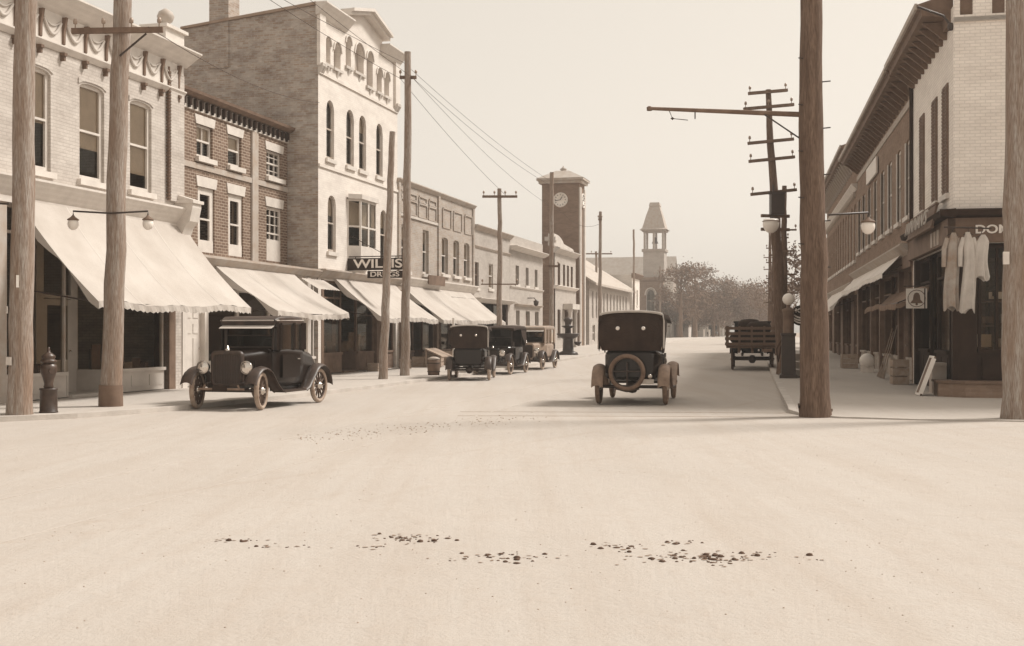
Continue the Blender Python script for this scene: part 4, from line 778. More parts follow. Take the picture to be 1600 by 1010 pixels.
for i, (s, h, cat) in enumerate(((52, 7.6, 0), (63, 8.0, 1), (76, 8.2, 0), (92, 8.4, 0))):
    q = RP(s, 3.1); p = pole('wire_pole', ('second', 'third', 'fourth', 'last')[i] + ' of the poles lined up down the right kerb behind the truck', q.x, q.y, h, .2, .1, m='pole_dark', seed=30 + i, gh=.1)
    for z in (h - 1.9, h - 2.8, h - 3.8, h - 4.6, h - 5.3): crossarm(p, z, .5, -AR, 0, -.1, 2, th=.035)
# overhead wires, each its own
def wire(label, pts, sag=.3, r=.0085):
    out = []
    for (a, b) in zip(pts, pts[1:]):
        a, b = Vector(a), Vector(b)
        for k in range(12): q = k / 12; out.append(a.lerp(b, q) - Vector((0, 0, sag * 4 * q * (1 - q))))
    out.append(Vector(pts[-1])); o = MB().tube(out, r, 4, False).build('overhead_wire', 'wire'); tag(o, label, 'wire', 'overhead wires')
wire('upper wire crossing the tall white block and running on to the clock tower', [(-9.2, 16, 11.6), (-3.3, 39.2, 9.98), (2.0, 60.3, 9.0)], .25)
wire('topmost wire running down from upper left past the finial', [(-9.8, 18, 10.4), (-3.6, 39.3, 10.5), (1.9, 60.4, 9.3)], .2)
wire('lower wire slanting past the pediment of the tall white block', [(-7.6, 23.1, 10.0), (-3.7, 39.2, 9.95), (-.2, 50.7, 7.35)], .15)
wire('wire strung from the two-lamp pole across the bare brick side wall', [(-7.1, 23.1, 7.5), tuple(LP(36.36, .05, 9.15))], .3)
wire('wire from the taller thin pole out over the street towards the clock tower', [(-3.3, 39.2, 9.98), (3.2, 74, 9.0), (5.6, 74, 8.4)], .5)
# ================================================================== SIGNS
sg = thing('hanging_sign', 'black hanging drug store sign with white letters WILLIS', 'sign', LP(38.9, 0, 0), -AL)
mb = MB(); mb.box(.0, 2.3, -.04, .04, 3.72, 4.14); bd = mb.build('board', 'sign_black', sg)
mb = MB(); mb.box(.75, 2.05, -.03, .03, 3.44, 3.69); bd2 = mb.build('board', 'sign_black', sg)
mb = MB(); mb.tube([(0, 0, 4.2), (2.1, 0, 4.2)], .02, 6); mb.tube([(0, 0, 5.0), (1.5, 0, 4.2)], .012, 5)
for x in (.3, 1.8): mb.tube([(x, 0, 4.14), (x, 0, 4.2)], .015, 5)
mb.tube([(.8, 0, 3.69), (.8, 0, 3.72)], .012, 5); mb.tube([(1.6, 0, 3.69), (1.6, 0, 3.72)], .012, 5); mb.build('bracket', 'iron', sg)
text('WILLIS', .42, 'letter_white', bd, (1.15, -.045, 3.93), sx=1.45, bold=.008); text('DRUGS', .24, 'letter_white', bd2, (1.4, -.035, 3.565), sx=1.4, bold=.004)
q = RP(31.2, .08, 0); sg = thing('bell_sign', 'square white hanging sign with a bell emblem on the white corner store', 'sign', q, pi - AR + pi)
mb = MB(); mb.box(-.56, -.06, -.02, .02, 2.14, 2.64); bd = mb.build('board', 'white_paint', sg)
mb = MB(); mb.prism([(-.31 + r * s_, -.03, z) for s_, seq in ((1, ((.15, 2.27), (.14, 2.3), (.09, 2.36), (.075, 2.47), (.05, 2.52), (.0, 2.54))), (-1, ((.05, 2.52), (.075, 2.47), (.09, 2.36), (.14, 2.3), (.15, 2.27)))) for r, z in seq], (0, .012, 0)); mb.lathe([(0, -.03), (.03, -.025), (.03, -.02)], (-.31, 0, 2.245), 10, 'y'); mb.tube([(-.31 + .21 * cos(a_), -.025, 2.39 + .21 * sin(a_)) for a_ in [2 * pi * k / 24 for k in range(25)]], .009, 5); mb.build('bell_emblem', 'brown_trim', bd)
mb = MB(); mb.tube([(0, 0, 2.7), (-.62, 0, 2.7)], .014, 6); mb.box(-.13, -.1, -.025, -.02, 2.14, 2.64); mb.build('bracket', 'iron', sg)
# ================================================================== MOTOR CARS (local x forward, y to the car's left, z up)
def rrect(x, w, z0, z1, r=.12, n=4):
    """rounded rectangle section in the yz plane"""
    r = min(r, w * .95, (z1 - z0) / 2 * .95); P = []
    for cy, cz, a0 in ((w - r, z1 - r, 0), (-w + r, z1 - r, 90), (-w + r, z0 + r, 180), (w - r, z0 + r, 270)):
        for k in range(n + 1): a = radians(a0 + 90 * k / n); P.append((x, cy + r * cos(a), cz + r * sin(a)))
    return P
def make_wheel(par, x, y, R, m, steer=0, name='wheel', nsp=12):
    w_ = MB(); w_.lathe([(R * .80, -.025), (R * .80, .025), (R * .76, .028), (R * .74, .0), (R * .76, -.028), (R * .80, -.025)], (0, 0, 0), 28, 'y')
    for k in range(nsp):
        a = 2 * pi * k / nsp; w_.tube([(.04 * cos(a), 0, .04 * sin(a)), (R * .77 * cos(a), 0, R * .77 * sin(a))], [.026, .018], 6, False)
    o = w_.build(name, 'spoke_wood', par, (x, y, R + .003), steer)
    t = MB(); t.lathe([((R * .88) + (R * .12) * cos(a), .05 * sin(a)) for a in [2 * pi * k / 12 for k in range(13)]], (0, 0, 0), 32, 'y'); t.build('tyre', m, o)
    MB().lathe([(0, -.09), (.045, -.085), (.06, -.05), (.085, -.04), (.085, .04), (.06, .05), (.045, .085), (0, .09)], (0, 0, 0), 14, 'y').build('hub', 'nickel', o)
    return o
def strip(par, path, y0, y1, th, m, name='fender', crown_=.05, skirt=0):
    """sheet-metal strip over a wheel: path in xz, crowned across its width"""
    secs = []
    for (x, z) in path:
        secs.append([(x, y0 + (y1 - y0) * k / 6, z - crown_ * (2 * k / 6 - 1) ** 2) for k in range(7)] + [(x, y0 + (y1 - y0) * k / 6, z - th - crown_ * (2 * k / 6 - 1) ** 2) for k in range(6, -1, -1)])
    mb = MB(); mb.loft(secs)
    return mb.build(name, m, par)
def car(kind, name, label, loc, heading, paint='paint_black', fend='paint_black', tyre='rubber', roofm='top_cloth', edge='top_edge', steer=0, scale=1, spare=False, wb=2.54, low=False):
    c = thing(name, label, 'car', loc, heading, 'motor cars on the street'); c.scale = (scale,) * 3
    R = .38; f, b = wb / 2, -wb / 2; tr = .71
    for x, s in ((f, steer), (b, 0)):
        for sy in (1, -1): make_wheel(c, x, sy * tr, R, tyre, s)
    mb = MB()
    for x in (f, b): mb.tube([(x, -tr, R), (x, tr, R)], .035, 8)
    for sy in (1, -1): mb.tube([(f + .25, sy * .36, .5), (f, sy * .38, .52), (b - .1, sy * .4, .52)], .04, 6)
    mb.lathe([(.02, -.14), (.12, -.08), (.14, 0), (.12, .08), (.02, .14)], (b, 0, R), 12, 'y'); mb.tube([(b, 0, R), (f - .3, 0, .5)], .035, 6); mb.build('chassis', 'iron', c)
    hb = .55 if kind == 'touring' else .5; ht = 1.06 if kind == 'touring' else 1.17; xf = f + .02; xw = f - .82
    # bonnet and radiator
    hw = (.24, .30, .40) if kind == 'touring' else (.31, .38, .52)
    mb = MB(); mb.loft([rrect(xf, hw[0], hb, ht - .03, .13), rrect(xf - .4, hw[1], hb, ht, .14), rrect(xw, hw[2], hb, ht + .04, .16)]); bn = mb.build('bonnet', paint, c)
    mb = MB()
    for sy in (1, -1):
        for k in range(7): mb.box(xf - .25 - .07 * k, xf - .22 - .07 * k, sy * (hw[1] + .005) - .008, sy * (hw[1] + .005) + .008, hb + .15, ht - .2)
    mb.build('louvres', paint, bn)
    mb = MB(); A_ = rrect(xf + .09, hw[0] + .03, hb - .05, ht + .0, .1); B_ = rrect(xf + .09, hw[0] - .02, hb + .02, ht - .08, .07); mb.loft([rrect(xf - .02, hw[0] + .03, hb - .05, ht, .1), A_, B_, [(p[0] - .02, p[1], p[2]) for p in B_]], caps=False); rd = mb.build('radiator', paint if kind != 'coupe' else 'fender_dust', c)
    mb = MB(); mb.poly([(p[0] - .015, p[1], p[2]) for p in B_])
    for k in range(-5, 6): mb.box(xf + .07, xf + .085, k * hw[0] / 5.6 - .006, k * hw[0] / 5.6 + .006, hb + .03, ht - .09)
    mb.build('radiator_core', 'iron', rd); MB().lathe([(.05, 0), (.05, .03), (.02, .05), (.015, .1), (0, .11)], (xf + .03, 0, ht), 10).build('radiator_cap', 'nickel', rd)
    # body
    mb = MB()
    if kind == 'touring': S = [(xw, .42, .52, 1.12), (xw - .18, .56, .5, 1.14), (xw - .7, .6, .48, 1.12), (b + .3, .6, .5, 1.14), (b - .05, .57, .52, 1.17), (b - .28, .52, .54, 1.18), (b - .36, .46, .6, 1.1)]
    elif kind == 'coupe': S = [(xw, .53, .44, 1.21), (xw - .2, .62, .42, 1.23), (xw - .6, .655, .40, 1.23), (-.66, .645, .40, 1.23), (-.8, .61, .42, 1.18), (b, .55, .48, 1.1), (b - .26, .49, .53, .98), (b - .36, .42, .6, .88)]
    else: S = [(xw, .45, .5, 1.15), (xw - .2, .6, .48, 1.18), (b + .2, .64, .48, 1.18), (b - .2, .6, .5, 1.18), (b - .38, .5, .56, 1.12)]
    mb.loft([rrect(x, w_, z0, z1, .13) for x, w_, z0, z1 in S]); bo = mb.build('body', paint, c)
    for sy in (1, -1):      # doors with handles
        d0, d1 = (xw - .35, xw - .95) if kind != 'coupe' else (xw - .2, xw - 1.0); yw = sy * .612 if kind != 'coupe' else sy * .652
        mb = MB(); mb.box(d1, d0, min(yw, yw + sy * .012), max(yw, yw + sy * .012), .6, 1.08); d = mb.build('door', paint, c); MB().tube([(d1 + .06, yw + sy * .03, .98), (d1 + .18, yw + sy * .03, .98)], .014, 6).build('handle', 'nickel', d)
    # cabin
    zt = 1.98 if kind == 'touring' else 1.84 if kind == 'coupe' else 1.92; xr = b - .34 if kind != 'coupe' else -.78; hw2 = .70 if kind == 'touring' else .645
    xfz = xw - .05 if kind != 'touring' else xw + .05
    if kind == 'touring':
        mb = MB(); secs = []
        for x, z, dr in ((xfz + .12, zt - .09, .05), (xfz - .3, zt - .03, .07), (0, zt, .08), (b + .3, zt, .08), (xr + .12, zt - .02, .1)):
            secs.append([(x, hw2 * cos(a), z - dr + dr * sin(a) - (.0 if 0 < k < 12 else .1)) for k, a in enumerate([pi * q / 12 for q in range(13)])] + [(x, -hw2 * .98 + hw2 * 1.96 * q / 4, z - dr - .1 if q in (0, 4) else z - dr - .02) for q in range(5)])
        mb.loft(secs); tp = mb.build('folding_top', roofm, c)
        mb = MB(); secs = []
        for q in range(8):      # rear curtain curves down from the bow to the back of the body
            u = q / 7; wd = hw2 * (1 - .0 * u) if u < .7 else hw2 * (1 - .12 * (u - .7) / .3); x = xr + .12 - .14 * sin(min(1, u * 1.4) * pi / 2) ; z = zt - .03 - .80 * u
            lip = .06 * (1 - min(1, u * 5))
            secs.append([(x + .12 * abs(2 * k / 12 - 1) ** 6, wd * (1 - .06 * (1 - min(1, u * 6))) * (1 - 2 * k / 12), z - lip * abs(2 * k / 12 - 1) ** 3) for k in range(13)])
        mb.loft(secs, False); mb.build('rear_curtain', roofm, tp)
        for sy in (1, -1):
            mb = MB(); y = sy * hw2 * .985; mb.poly([(xr + .12, y, zt - .1), (b + .75, y, zt - .1), (b + .55, y, zt - .42), (xr + .22, y, 1.12), (xr + .1, y, 1.16)]); mb.build('side_curtain', roofm, tp)
            yy = sy * .27; mb = MB(); mb.lathe([(0, -.012), (.034, -.012), (.046, -.006), (.044, .004)], (xr - .025, yy, zt - .36), 14, 'x'); mb.build('rear_window', 'lens', tp)
            mb = MB(); mb.tube([(xw - .05, sy * .55, 1.1), (xfz + .1, sy * .6, zt - .12)], .018, 6); mb.tube([(b + .3, sy * .62, 1.1), (b + .5, sy * .66, zt - .1)], .016, 6); mb.build('top_post', 'iron', tp)
        mb = MB(); mb.tube([(xr + .1, hw2 * .93 * cos(a), zt - .075 + .075 * sin(a)) for a in [pi * k / 14 for k in range(15)]], .03, 6); mb.build('lit_rim', edge, tp)  # pale rim: light along the top's edge put into its colour
        mb = MB(); mb.tube([(xr + .1, -hw2 * .95, zt - .07), (xr + .02, -hw2 * .99, zt - .2), (xr - .0, -hw2 * .99, 1.2)], .018, 6); mb.build('lit_rim', edge, tp)
        MB().box(-.1, .05, -.52, .52, .9, 1.3).build('seat', 'top_cloth', c); MB().box(b + .0, b + .18, -.52, .52, .95, 1.36).build('seat', 'top_cloth', c)
    else:
        mb = MB(); rx = [(xfz + .09, .03), (xfz - .06, .0), ((xfz + xr) / 2, -.0), (xr + .15, .0), (xr, .05)]
        mb.loft([rrect(x, hw2 * (.97 if i in (0, 4) else 1.0), zt - .15, zt - d + (.04 if i == 2 else .02 if i in (1, 3) else 0), .05) for i, (x, d) in enumerate(rx)]); tp = mb.build('roof', roofm, c)
        mb = MB(); mb.tube([(xfz + .1, -hw2 * .9, zt - .06), (xfz + .1, hw2 * .9, zt - .06)], .016, 6)
        for sy in (1, -1): mb.tube([(xfz + .08, sy * hw2 * .98, zt - .06), (xr + .05, sy * hw2 * .99, zt - .05)], .014, 6)
        mb.build('drip_moulding', edge, tp)
        posts = [(xfz + .02, .06), (xfz - .12, .05), (xr + .06, .11)] + ([(xfz - .72, .05)] if kind == 'coupe' else [(xfz - .62, .05), (xfz - 1.25, .05)])
        for sy in (1, -1):
            for x, r in posts: MB().box(x - r, x + r, sy * .62 - .025, sy * .62 + .025, 1.17, zt - .1).build('pillar', paint, c)
            xs = sorted(p_[0] for p_ in posts)
            for a_, b_ in zip(xs, xs[1:]):
                if b_ - a_ > .25: MB().poly([(a_, sy * .615, 1.19), (b_, sy * .615, 1.19), (b_, sy * .615, zt - .12), (a_, sy * .615, zt - .12)]).build('window_pane', 'car_glass', c)
        if kind == 'coupe' or kind == 'sedan':
            mb = MB(); mb.box(xfz - .02, xfz + .06, -.6, .6, zt - .2, zt - .08); mb.build('header', paint, c); mb = MB(); mb.box(xr - .05, xr + .03, -.6, .6, 1.12, 1.3); mb.box(xr - .05, xr + .03, -.6, -.3, 1.3, zt - .08); mb.box(xr - .05, xr + .03, .3, .6, 1.3, zt - .08); mb.box(xr - .05, xr + .03, -.3, .3, 1.62, zt - .08); mb.build('rear_panel', paint, c)
            MB().poly([(xr, -.3, 1.3), (xr, .3, 1.3), (xr, .3, 1.62), (xr, -.3, 1.62)]).build('window_pane', 'car_glass', c)
            mb = MB(); mb.prism([(xfz + .08, -hw2 * .92, zt - .16), (xfz + .26, -hw2 * .9, zt - .22), (xfz + .26, -hw2 * .9, zt - .23), (xfz + .08, -hw2 * .92, zt - .175)], (0, hw2 * 1.84, 0)); mb.build('sun_visor', 'top_edge', c)
        mb = MB(); mb.box(-.45, -.28, -.54, .54, .95, 1.45); mb.build('seat', 'top_cloth', c)
    # windscreen
    wx = xw - .02; mb = MB(); zb_ = ht + .06; zz = zt - .12
    for sy in (1, -1): mb.tube([(wx, sy * .54, zb_ - .05), (wx - .03, sy * .56, zz)], .02 if kind == 'touring' else .045, 6)
    mb.tube([(wx - .015, -.55, (zb_ + zz) / 2), (wx - .015, .55, (zb_ + zz) / 2)], .013, 6); mb.tube([(wx, -.54, zb_), (wx, .54, zb_)], .02, 6); mb.tube([(wx - .03, -.56, zz), (wx - .03, .56, zz)], .02, 6); ws = mb.build('windscreen', 'iron', c)
    MB().poly([(wx, -.54, zb_), (wx, .54, zb_), (wx - .03, .56, zz), (wx - .03, -.56, zz)]).build('pane', 'car_glass', ws)
    mb = MB(); mb.tube([(.12 + xw - .5 + .19 * cos(a) * .35, .28 + .19 * sin(a), 1.22 + .19 * cos(a)) for a in [2 * pi * k / 16 for k in range(17)]], .014, 6); mb.tube([(xw - .38, .28, 1.22), (xw - .1, .28, 1.05)], .015, 6); mb.build('steering_wheel', 'iron', c)
    # wings, running boards
    for sy in (1, -1):
        y0, y1 = sorted((sy * .57, sy * (.84 if kind != 'touring' else .82))); g0 = R + .02
        P = [(f + .46 * cos(a), g0 + .47 * sin(a)) for a in [radians(t) for t in (20, 38, 56, 74, 92, 110, 126, 140)]] + [(f - .5, .55), (f - .68, .42), (f - .82, .36)]
        strip(c, P, y0, y1, .015, fend)
        P = [(b + .82, .36), (b + .66, .42), (b + .52, .56)] + [(b + .46 * cos(a), g0 + .47 * sin(a)) for a in [radians(t) for t in (40, 56, 72, 90, 108, 126, 144, 162, 176)]]
        strip(c, P, y0, y1, .015, fend)
        mb = MB(); mb.box(b + .82, f - .82, y0 + .0, y1 - .02, .31, .35); mb.build('running_board', 'iron', c)
        mb = MB(); mb.box(b + .6, f - .7, min(sy * .53, sy * .56), max(sy * .53, sy * .56), .34, .58); mb.build('splash_apron', paint, c)
        # headlight
        hx, hy, hz = xf + .16, sy * (hw[0] + .17), .84 if kind != 'touring' else .86
        mb = MB(); mb.lathe([(.0, -.2), (.05, -.19), (.1, -.12), (.125, -.03), (.13, 0), (.115, .012)], (hx, hy, hz), 18, 'x'); mb.tube([(hx - .08, hy, hz - .1), (hx - .1, hy - sy * .02, .55)], .018, 6); hl = mb.build('headlight', 'paint_black', c)
        mb = MB(); mb.lathe([(.115, .006), (.08, .026), (0, .036)], (hx, hy, hz), 18, 'x'); mb.build('lens', 'lens', hl); MB().lathe([(.118, -.01), (.136, -.005), (.136, .014), (.115, .018)], (hx, hy, hz), 18, 'x').build('lamp_rim', 'nickel', hl)
    mb = MB(); mb.tube([(f + .3, -.5, .42), (f + .34, 0, .42), (f + .3, .5, .42)], .025, 6); mb.tube([(f + .3, -.36, .5), (f + .3, -.4, .42)], .02, 6); mb.tube([(f + .3, .36, .5), (f + .3, .4, .42)], .02, 6); mb.build('front_bar', 'dusty_fender' if kind == 'coupe' else 'iron', c)
    MB().box(f + .36, f + .37, -.16, .16, .38, .48).build('number_plate', 'sign_black', c)
    if spare:
        xs = b - .52; mb = MB(); mb.lathe([(R * .90 + R * .12 * cos(a), .06 * sin(a)) for a in [2 * pi * k / 12 for k in range(13)]], (xs, .06, .70), 32, 'x'); sp = mb.build('spare_tyre', 'rubber_mid', c)
        MB().lathe([(R * .79, -.03), (R * .79, .03), (R * .75, .03), (R * .75, -.03), (R * .79, -.03)], (xs, .06, .70), 28, 'x').build('rim', 'iron', sp)
        mb = MB(); mb.tube([(xs + .03, -.27, .72), (xs + .03, .38, .72)], .022, 6); mb.tube([(xs + .03, .06, .4), (xs + .03, .06, .9)], .02, 6); mb.tube([(xs + .03, .06, .72), (xs + .3, .06, .72)], .03, 6); mb.tube([(xs, -.2, .36), (xs, .06, .3), (xs, .3, .36)], .02, 6); mb.build('spare_carrier', 'iron', c)
        mb = MB(); mb.lathe([(0, -.05), (.045, -.045), (.05, -.02), (.05, .05)], (xs - .0, -.42, .62), 10, 'x'); mb.tube([(xs + .05, -.42, .62), (xs + .2, -.42, .6)], .012, 5); tl = mb.build('tail_lamp', 'nickel', c)
        MB().box(xs - .01, xs, -.5, -.18, .46, .56).build('number_plate', 'tan_trim', c)
    return c
def HR(v): return atan2(v.y, v.x)
# the moving touring car
rear = Vector((2.56, 25.2, 0)); cen = rear + UR * 1.27
car('touring', 'touring_car', 'dark touring car with spare tyre driving away up the street centre', (cen.x, cen.y, .0), HR(UR), spare=True, fend='dusty_fender', tyre='rubber_mid')
# parked coupe facing the camera
hd = Vector((-.275, -.96, 0)).normalized(); ctr = Vector((-5.27, 24.8, 0))
car('coupe', 'coupe', 'glossy black coupe parked at the left kerb, facing the camera', (ctr.x, ctr.y, 0), HR(hd), wb=2.62, steer=radians(12), fend='fender_dust', tyre='rubber', roofm='fender_dust')
q = LP(37.4, 4.95, 0); c2 = car('touring', 'touring_car', 'dark touring car parked at the left kerb with its back to the camera', (-1.29, 38.5, gz(38.5)), radians(87), fend='fender_dust', scale=.88)
c3 = car('touring', 'touring_car', 'touring car facing the camera, parked nose to tail between two others', (-.38, 42.9, gz(42.9)), HR(-UL), fend='fender_dust', scale=.88)
c4 = car('sedan', 'sedan', 'tan sedan facing the camera, farthest of the left kerb cars', (.86, 47.3, gz(47.3)), HR(-UL), paint='paint_tan', fend='fender_dust', roofm='paint_tan', scale=.88)
c5 = car('touring', 'touring_car', 'tiny distant car far down the street by the trees', (32.2, 190, gz(190)), HR(-UR), fend='fender_dust')
# ================================================================== stake truck
t_ = thing('stake_truck', 'loaded stake-sided truck parked at the right kerb, seen from behind', 'truck', (9.38, 46.2, gz(46.2)), HR(UR))
for x, dx in ((.0, 0), (3.3, 0)):
    for sy in (1, -1): make_wheel(t_, x, sy * .76, .42, 'rubber_dark')
mb = MB(); mb.box(-.6, 3.9, -.42, -.34, .55, .68); mb.box(-.6, 3.9, .34, .42, .55, .68); mb.tube([(0, -.76, .42), (0, .76, .42)], .05, 8); mb.tube([(3.3, -.76, .42), (3.3, .76, .42)], .04, 8); mb.lathe([(.03, -.16), (.15, -.08), (.16, 0), (.15, .08), (.03, .16)], (0, 0, .42), 12, 'y'); mb.build('chassis', 'iron', t_)
mb = MB(); mb.box(-1.0, 1.75, -.98, .98, .86, .95)
for y in (-.5, 0, .5): mb.box(-.95, 1.7, y - .05, y + .05, .68, .86)
mb.build('bed', 'truck_wood', t_)
st = MB().box(-.03, .03, -.04, .04, 0, .78).build('stake', 'truck_wood', t_, (-1.03, -.93, .93))
for y in (-.45, 0.02, .48, .93): inst(st, t_, (-1.03, y, .93))
for x in (-.3, .4, 1.1, 1.7):
    for y in (-.97, .97): inst(st, t_, (x, y, .93))
sl = MB().box(-.015, .015, -.98, .98, -.055, .055).build('slat', 'truck_wood', t_, (-1.075, 0, 1.02))
for k in range(1, 4): inst(sl, t_, (-1.075, 0, 1.02 + .2 * k))
sl2 = MB().box(-1.4, 1.4, -.015, .015, -.055, .055).build('slat', 'truck_wood', t_, (.37, -1.01, 1.02))
for k in range(4):
    if k: inst(sl2, t_, (.37, -1.01, 1.02 + .2 * k))
    inst(sl2, t_, (.37, 1.01, 1.02 + .2 * k))
mb = MB(); mb.box(1.9, 2.9, -.7, .7, .75, 1.2); mb.box(1.95, 2.0, -.68, .68, 1.2, 1.85); mb.box(1.9, 2.95, -.75, .75, 1.85, 1.92)
for x in (2.0, 2.85):
    for y in (-.68, .68): mb.box(x - .04, x + .04, y - .03, y + .03, 1.2, 1.85)
mb.build('cab', 'paint_black', t_)
mb = MB(); mb.loft([rrect(2.9, .45, .6, 1.2), rrect(3.8, .36, .6, 1.12)]); mb.build('bonnet', 'paint_black', t_)
for sy in (1, -1):
    y0, y1 = sorted((sy * .6, sy * .92)); strip(t_, [(3.3 + .5 * cos(a), .46 + .5 * sin(a)) for a in [radians(t) for t in range(20, 161, 14)]], y0, y1, .015, 'paint_black')
    mb = MB(); mb.lathe([(0, -.2), (.1, -.12), (.13, 0), (.1, .01), (0, .03)], (3.95, sy * .5, .9), 14, 'x'); mb.build('headlight', 'iron', t_)
MB().box(-1.1, -1.09, -.75, -.35, .72, .84).build('number_plate', 'brown_trim', t_); MB().lathe([(0, -.03), (.05, -.02), (.05, .05)], (-1.06, -.25, .78), 10, 'x').build('tail_lamp', 'nickel', t_)
def sack(mb, r, rx, ry, rz):
    n = 12; secs = []
    for k in range(7):
        b_ = radians(-90 + 180 * k / 6); secs.append([(rx * cos(b_) ** .6 * cos(a) * (1 + .1 * r.uniform(-1, 1)), ry * cos(b_) ** .6 * sin(a) * (1 + .1 * r.uniform(-1, 1)), rz * sin(b_) + rz) if 0 < k < 6 else (0, 0, 0 if k == 0 else 2 * rz) for a in [2 * pi * i / n for i in range(n)]])
    mb.loft(secs, caps=False)
def lump(name, label, cat, loc, rx, ry, rz, m, seed, group=None, rot=0):
    mb = MB(); sack(mb, random.Random(seed), rx, ry, rz); return tag(mb.build(name, m, None, loc, rot), label, cat, group)
tz = gz(46.2) + .96; tp = lambda x, y: (9.38 + UR.x * x + NR.x * y, 46.2 + UR.y * x + NR.y * y)
for i, (x, y, z, a) in enumerate(((-.5, -.45, 0, 0), (-.5, .35, 0, .4), (.3, -.4, 0, 1), (.4, .4, 0, .3), (-.35, -.25, .40, .2), (.2, .1, .5, .8))):
    lump('sack', ('dark sack at the right rear of the truck load', 'dark sack at the left rear of the truck load', 'dark sack in mid load on the truck, right', 'dark sack in mid load on the truck, left', 'upper dark sack nearest the tailboard of the truck', 'topmost dark sack heaped on the truck load')[i], 'sack', tp(x, y) + (tz + z,), .5, .44, .27, 'top_cloth', 40 + i, 'sacks on the truck', a)
# ================================================================== street furniture
h = thing('fire_hydrant', 'old cast iron fire hydrant on a drum base at the left kerb', 'hydrant', (-8.4, 21.45, .08))
MB().lathe([(0, 0), (.165, 0), (.165, .02), (.155, .03), (.15, .40), (.16, .41), (.16, .44), (0, .44)], (0, 0, 0), 20).build('base', 'fender_dust', h)
MB().lathe([(.07, .44), (.09, .47), (.075, .52), (.1, .62), (.135, .72), (.15, .8), (.14, .86), (.09, .9)], (0, 0, 0), 18).build('barrel', 'hydrant_iron', h)
MB().lathe([(.12, .9), (.14, .92), (.14, .95), (.1, .97), (.12, 1.0), (.12, 1.03), (.06, 1.08), (.03, 1.1), (.03, 1.13), (.02, 1.15), (.025, 1.18), (0, 1.19)], (0, 0, 0), 18).build('bonnet', 'hydrant_iron', h)
for a in (-.9, 2.2):
    mb = MB(); d = Vector((cos(a), sin(a), 0)); mb.tube([d * .1 + Vector((0, 0, .76)), d * .19 + Vector((0, 0, .76))], [.05, .045], 10); mb.tube([d * .185 + Vector((0, 0, .76)), d * .21 + Vector((0, 0, .76))], .058, 6); mb.build('nozzle', 'hydrant_iron', h)
k_ = thing('litter_barrel', 'small round barrel with lid standing on the left pavement by the crates', 'barrel', (-2.62, 39.6, gz(39.6) + .08))
MB().lathe([(0, 0), (.19, 0), (.21, .2), (.215, .3), (.2, .5), (.19, .52)], (0, 0, 0), 16).build('drum', 'brown_trim', k_); MB().lathe([(.2, .52), (.21, .54), (.2, .57), (.1, .61), (0, .62)], (0, 0, 0), 16).build('lid', 'tan_trim', k_)
for z in (.12, .4): MB().lathe([(.215, z - .015), (.222, z), (.215, z + .015)], (0, 0, 0), 16).build('hoop', 'iron', k_)
q = LP(45.3, 1.9); k_ = tag(MB().tube([(0, 0, 0), (0, 0, 1.95)], .055, 10).lathe([(.09, 0), (.09, .12), (.06, .16)], (0, 0, 0), 12).build('awning_post', 'white_paint', None, q), 'slim white post holding up the long awning corner', 'post')
def crate(label, loc, a, sx, sy, sz, m='crate_wood'):
    c = thing('crate', label, 'crate', loc, a, 'crates on the pavements'); n = 3
    for k in range(n):
        z = sz * (k + .5) / n; h = sz / n * .42
        mb = MB(); mb.box(-sx, sx, -sy, -sy + .015, z - h, z + h); mb.box(-sx, sx, sy - .015, sy, z - h, z + h); mb.box(-sx, -sx + .015, -sy + .015, sy - .015, z - h, z + h); mb.box(sx - .015, sx, -sy + .015, sy - .015, z - h, z + h); mb.build('slat_ring', m, c)
    mb = MB()
    for x in (-1, 1):
        for y in (-1, 1): mb.box(x * (sx - .035) - .02, x * (sx - .035) + .02, y * (sy - .035) - .02, y * (sy - .035) + .02, 0, sz)
    mb.box(-sx + .02, sx - .02, -sy + .02, sy - .02, .0, .02); mb.build('corner_posts', m, c)
    return c
for i, (s, o, sx, sy, sz, lb) in enumerate(((40.3, .5, .28, .2, .3, 'low crate below the drug store sign'), (45.8, 1.0, .35, .25, .5, 'crate just behind the slim white awning post'), (44.6, .7, .3, .25, .42, 'crate by the tan store wall, left of the awning post'), (46.9, 1.2, .35, .3, .6, 'tall crate on the left pavement behind the round barrel'), (43.2, .6, .4, .22, .35, 'wide low crate before the tall white block'))):
    q = LP(s, o); crate(lb, q, RZL + .1 * i, sx, sy, sz)
q = LP(44.9, 1.35); b_ = thing('slanted_display_stand', 'slanted wooden produce stand under the long white awning', 'stand', q, RZL)
mb = MB(); mb.prism([(-.7, .3, .75), (-.7, -.4, .45), (-.7, -.4, .4), (-.7, .3, .7)], (1.4, 0, 0)); mb.build('top', 'crate_wood', b_)
for x in (-.65, .65):
    for y, z in ((.25, .7), (-.35, .42)): MB().box(x - .025, x + .025, y - .025, y + .025, 0, z).build('leg', 'crate_wood', b_)
f_ = thing('iron_fountain', 'dark iron drinking fountain at the kerb before the post office', 'fountain', (3.0, 63.2, gz(63.2) + .08))
MB().lathe([(0, 0), (.55, 0), (.5, .12), (.3, .2), (.26, .8), (.3, .9)], (0, 0, 0), 14).build('pedestal', 'iron', f_); MB().lathe([(.3, .85), (.5, .95), (.62, 1.1), (.6, 1.14), (.2, 1.05)], (0, 0, 0), 14).build('basin', 'iron', f_)
MB().lathe([(.16, 1.05), (.14, 1.4), (.34, 1.5), (.36, 1.54), (.14, 1.56), (.2, 1.75), (.25, 1.85), (.16, 1.98), (0, 2.02)], (0, 0, 0), 14).build('urn', 'fender_dust', f_); MB().lathe([(0, .5), (.12, .52), (.2, .66), (.19, .7), (.05, .62)], (.5, -.2, 0), 10).build('trough', 'iron', f_)
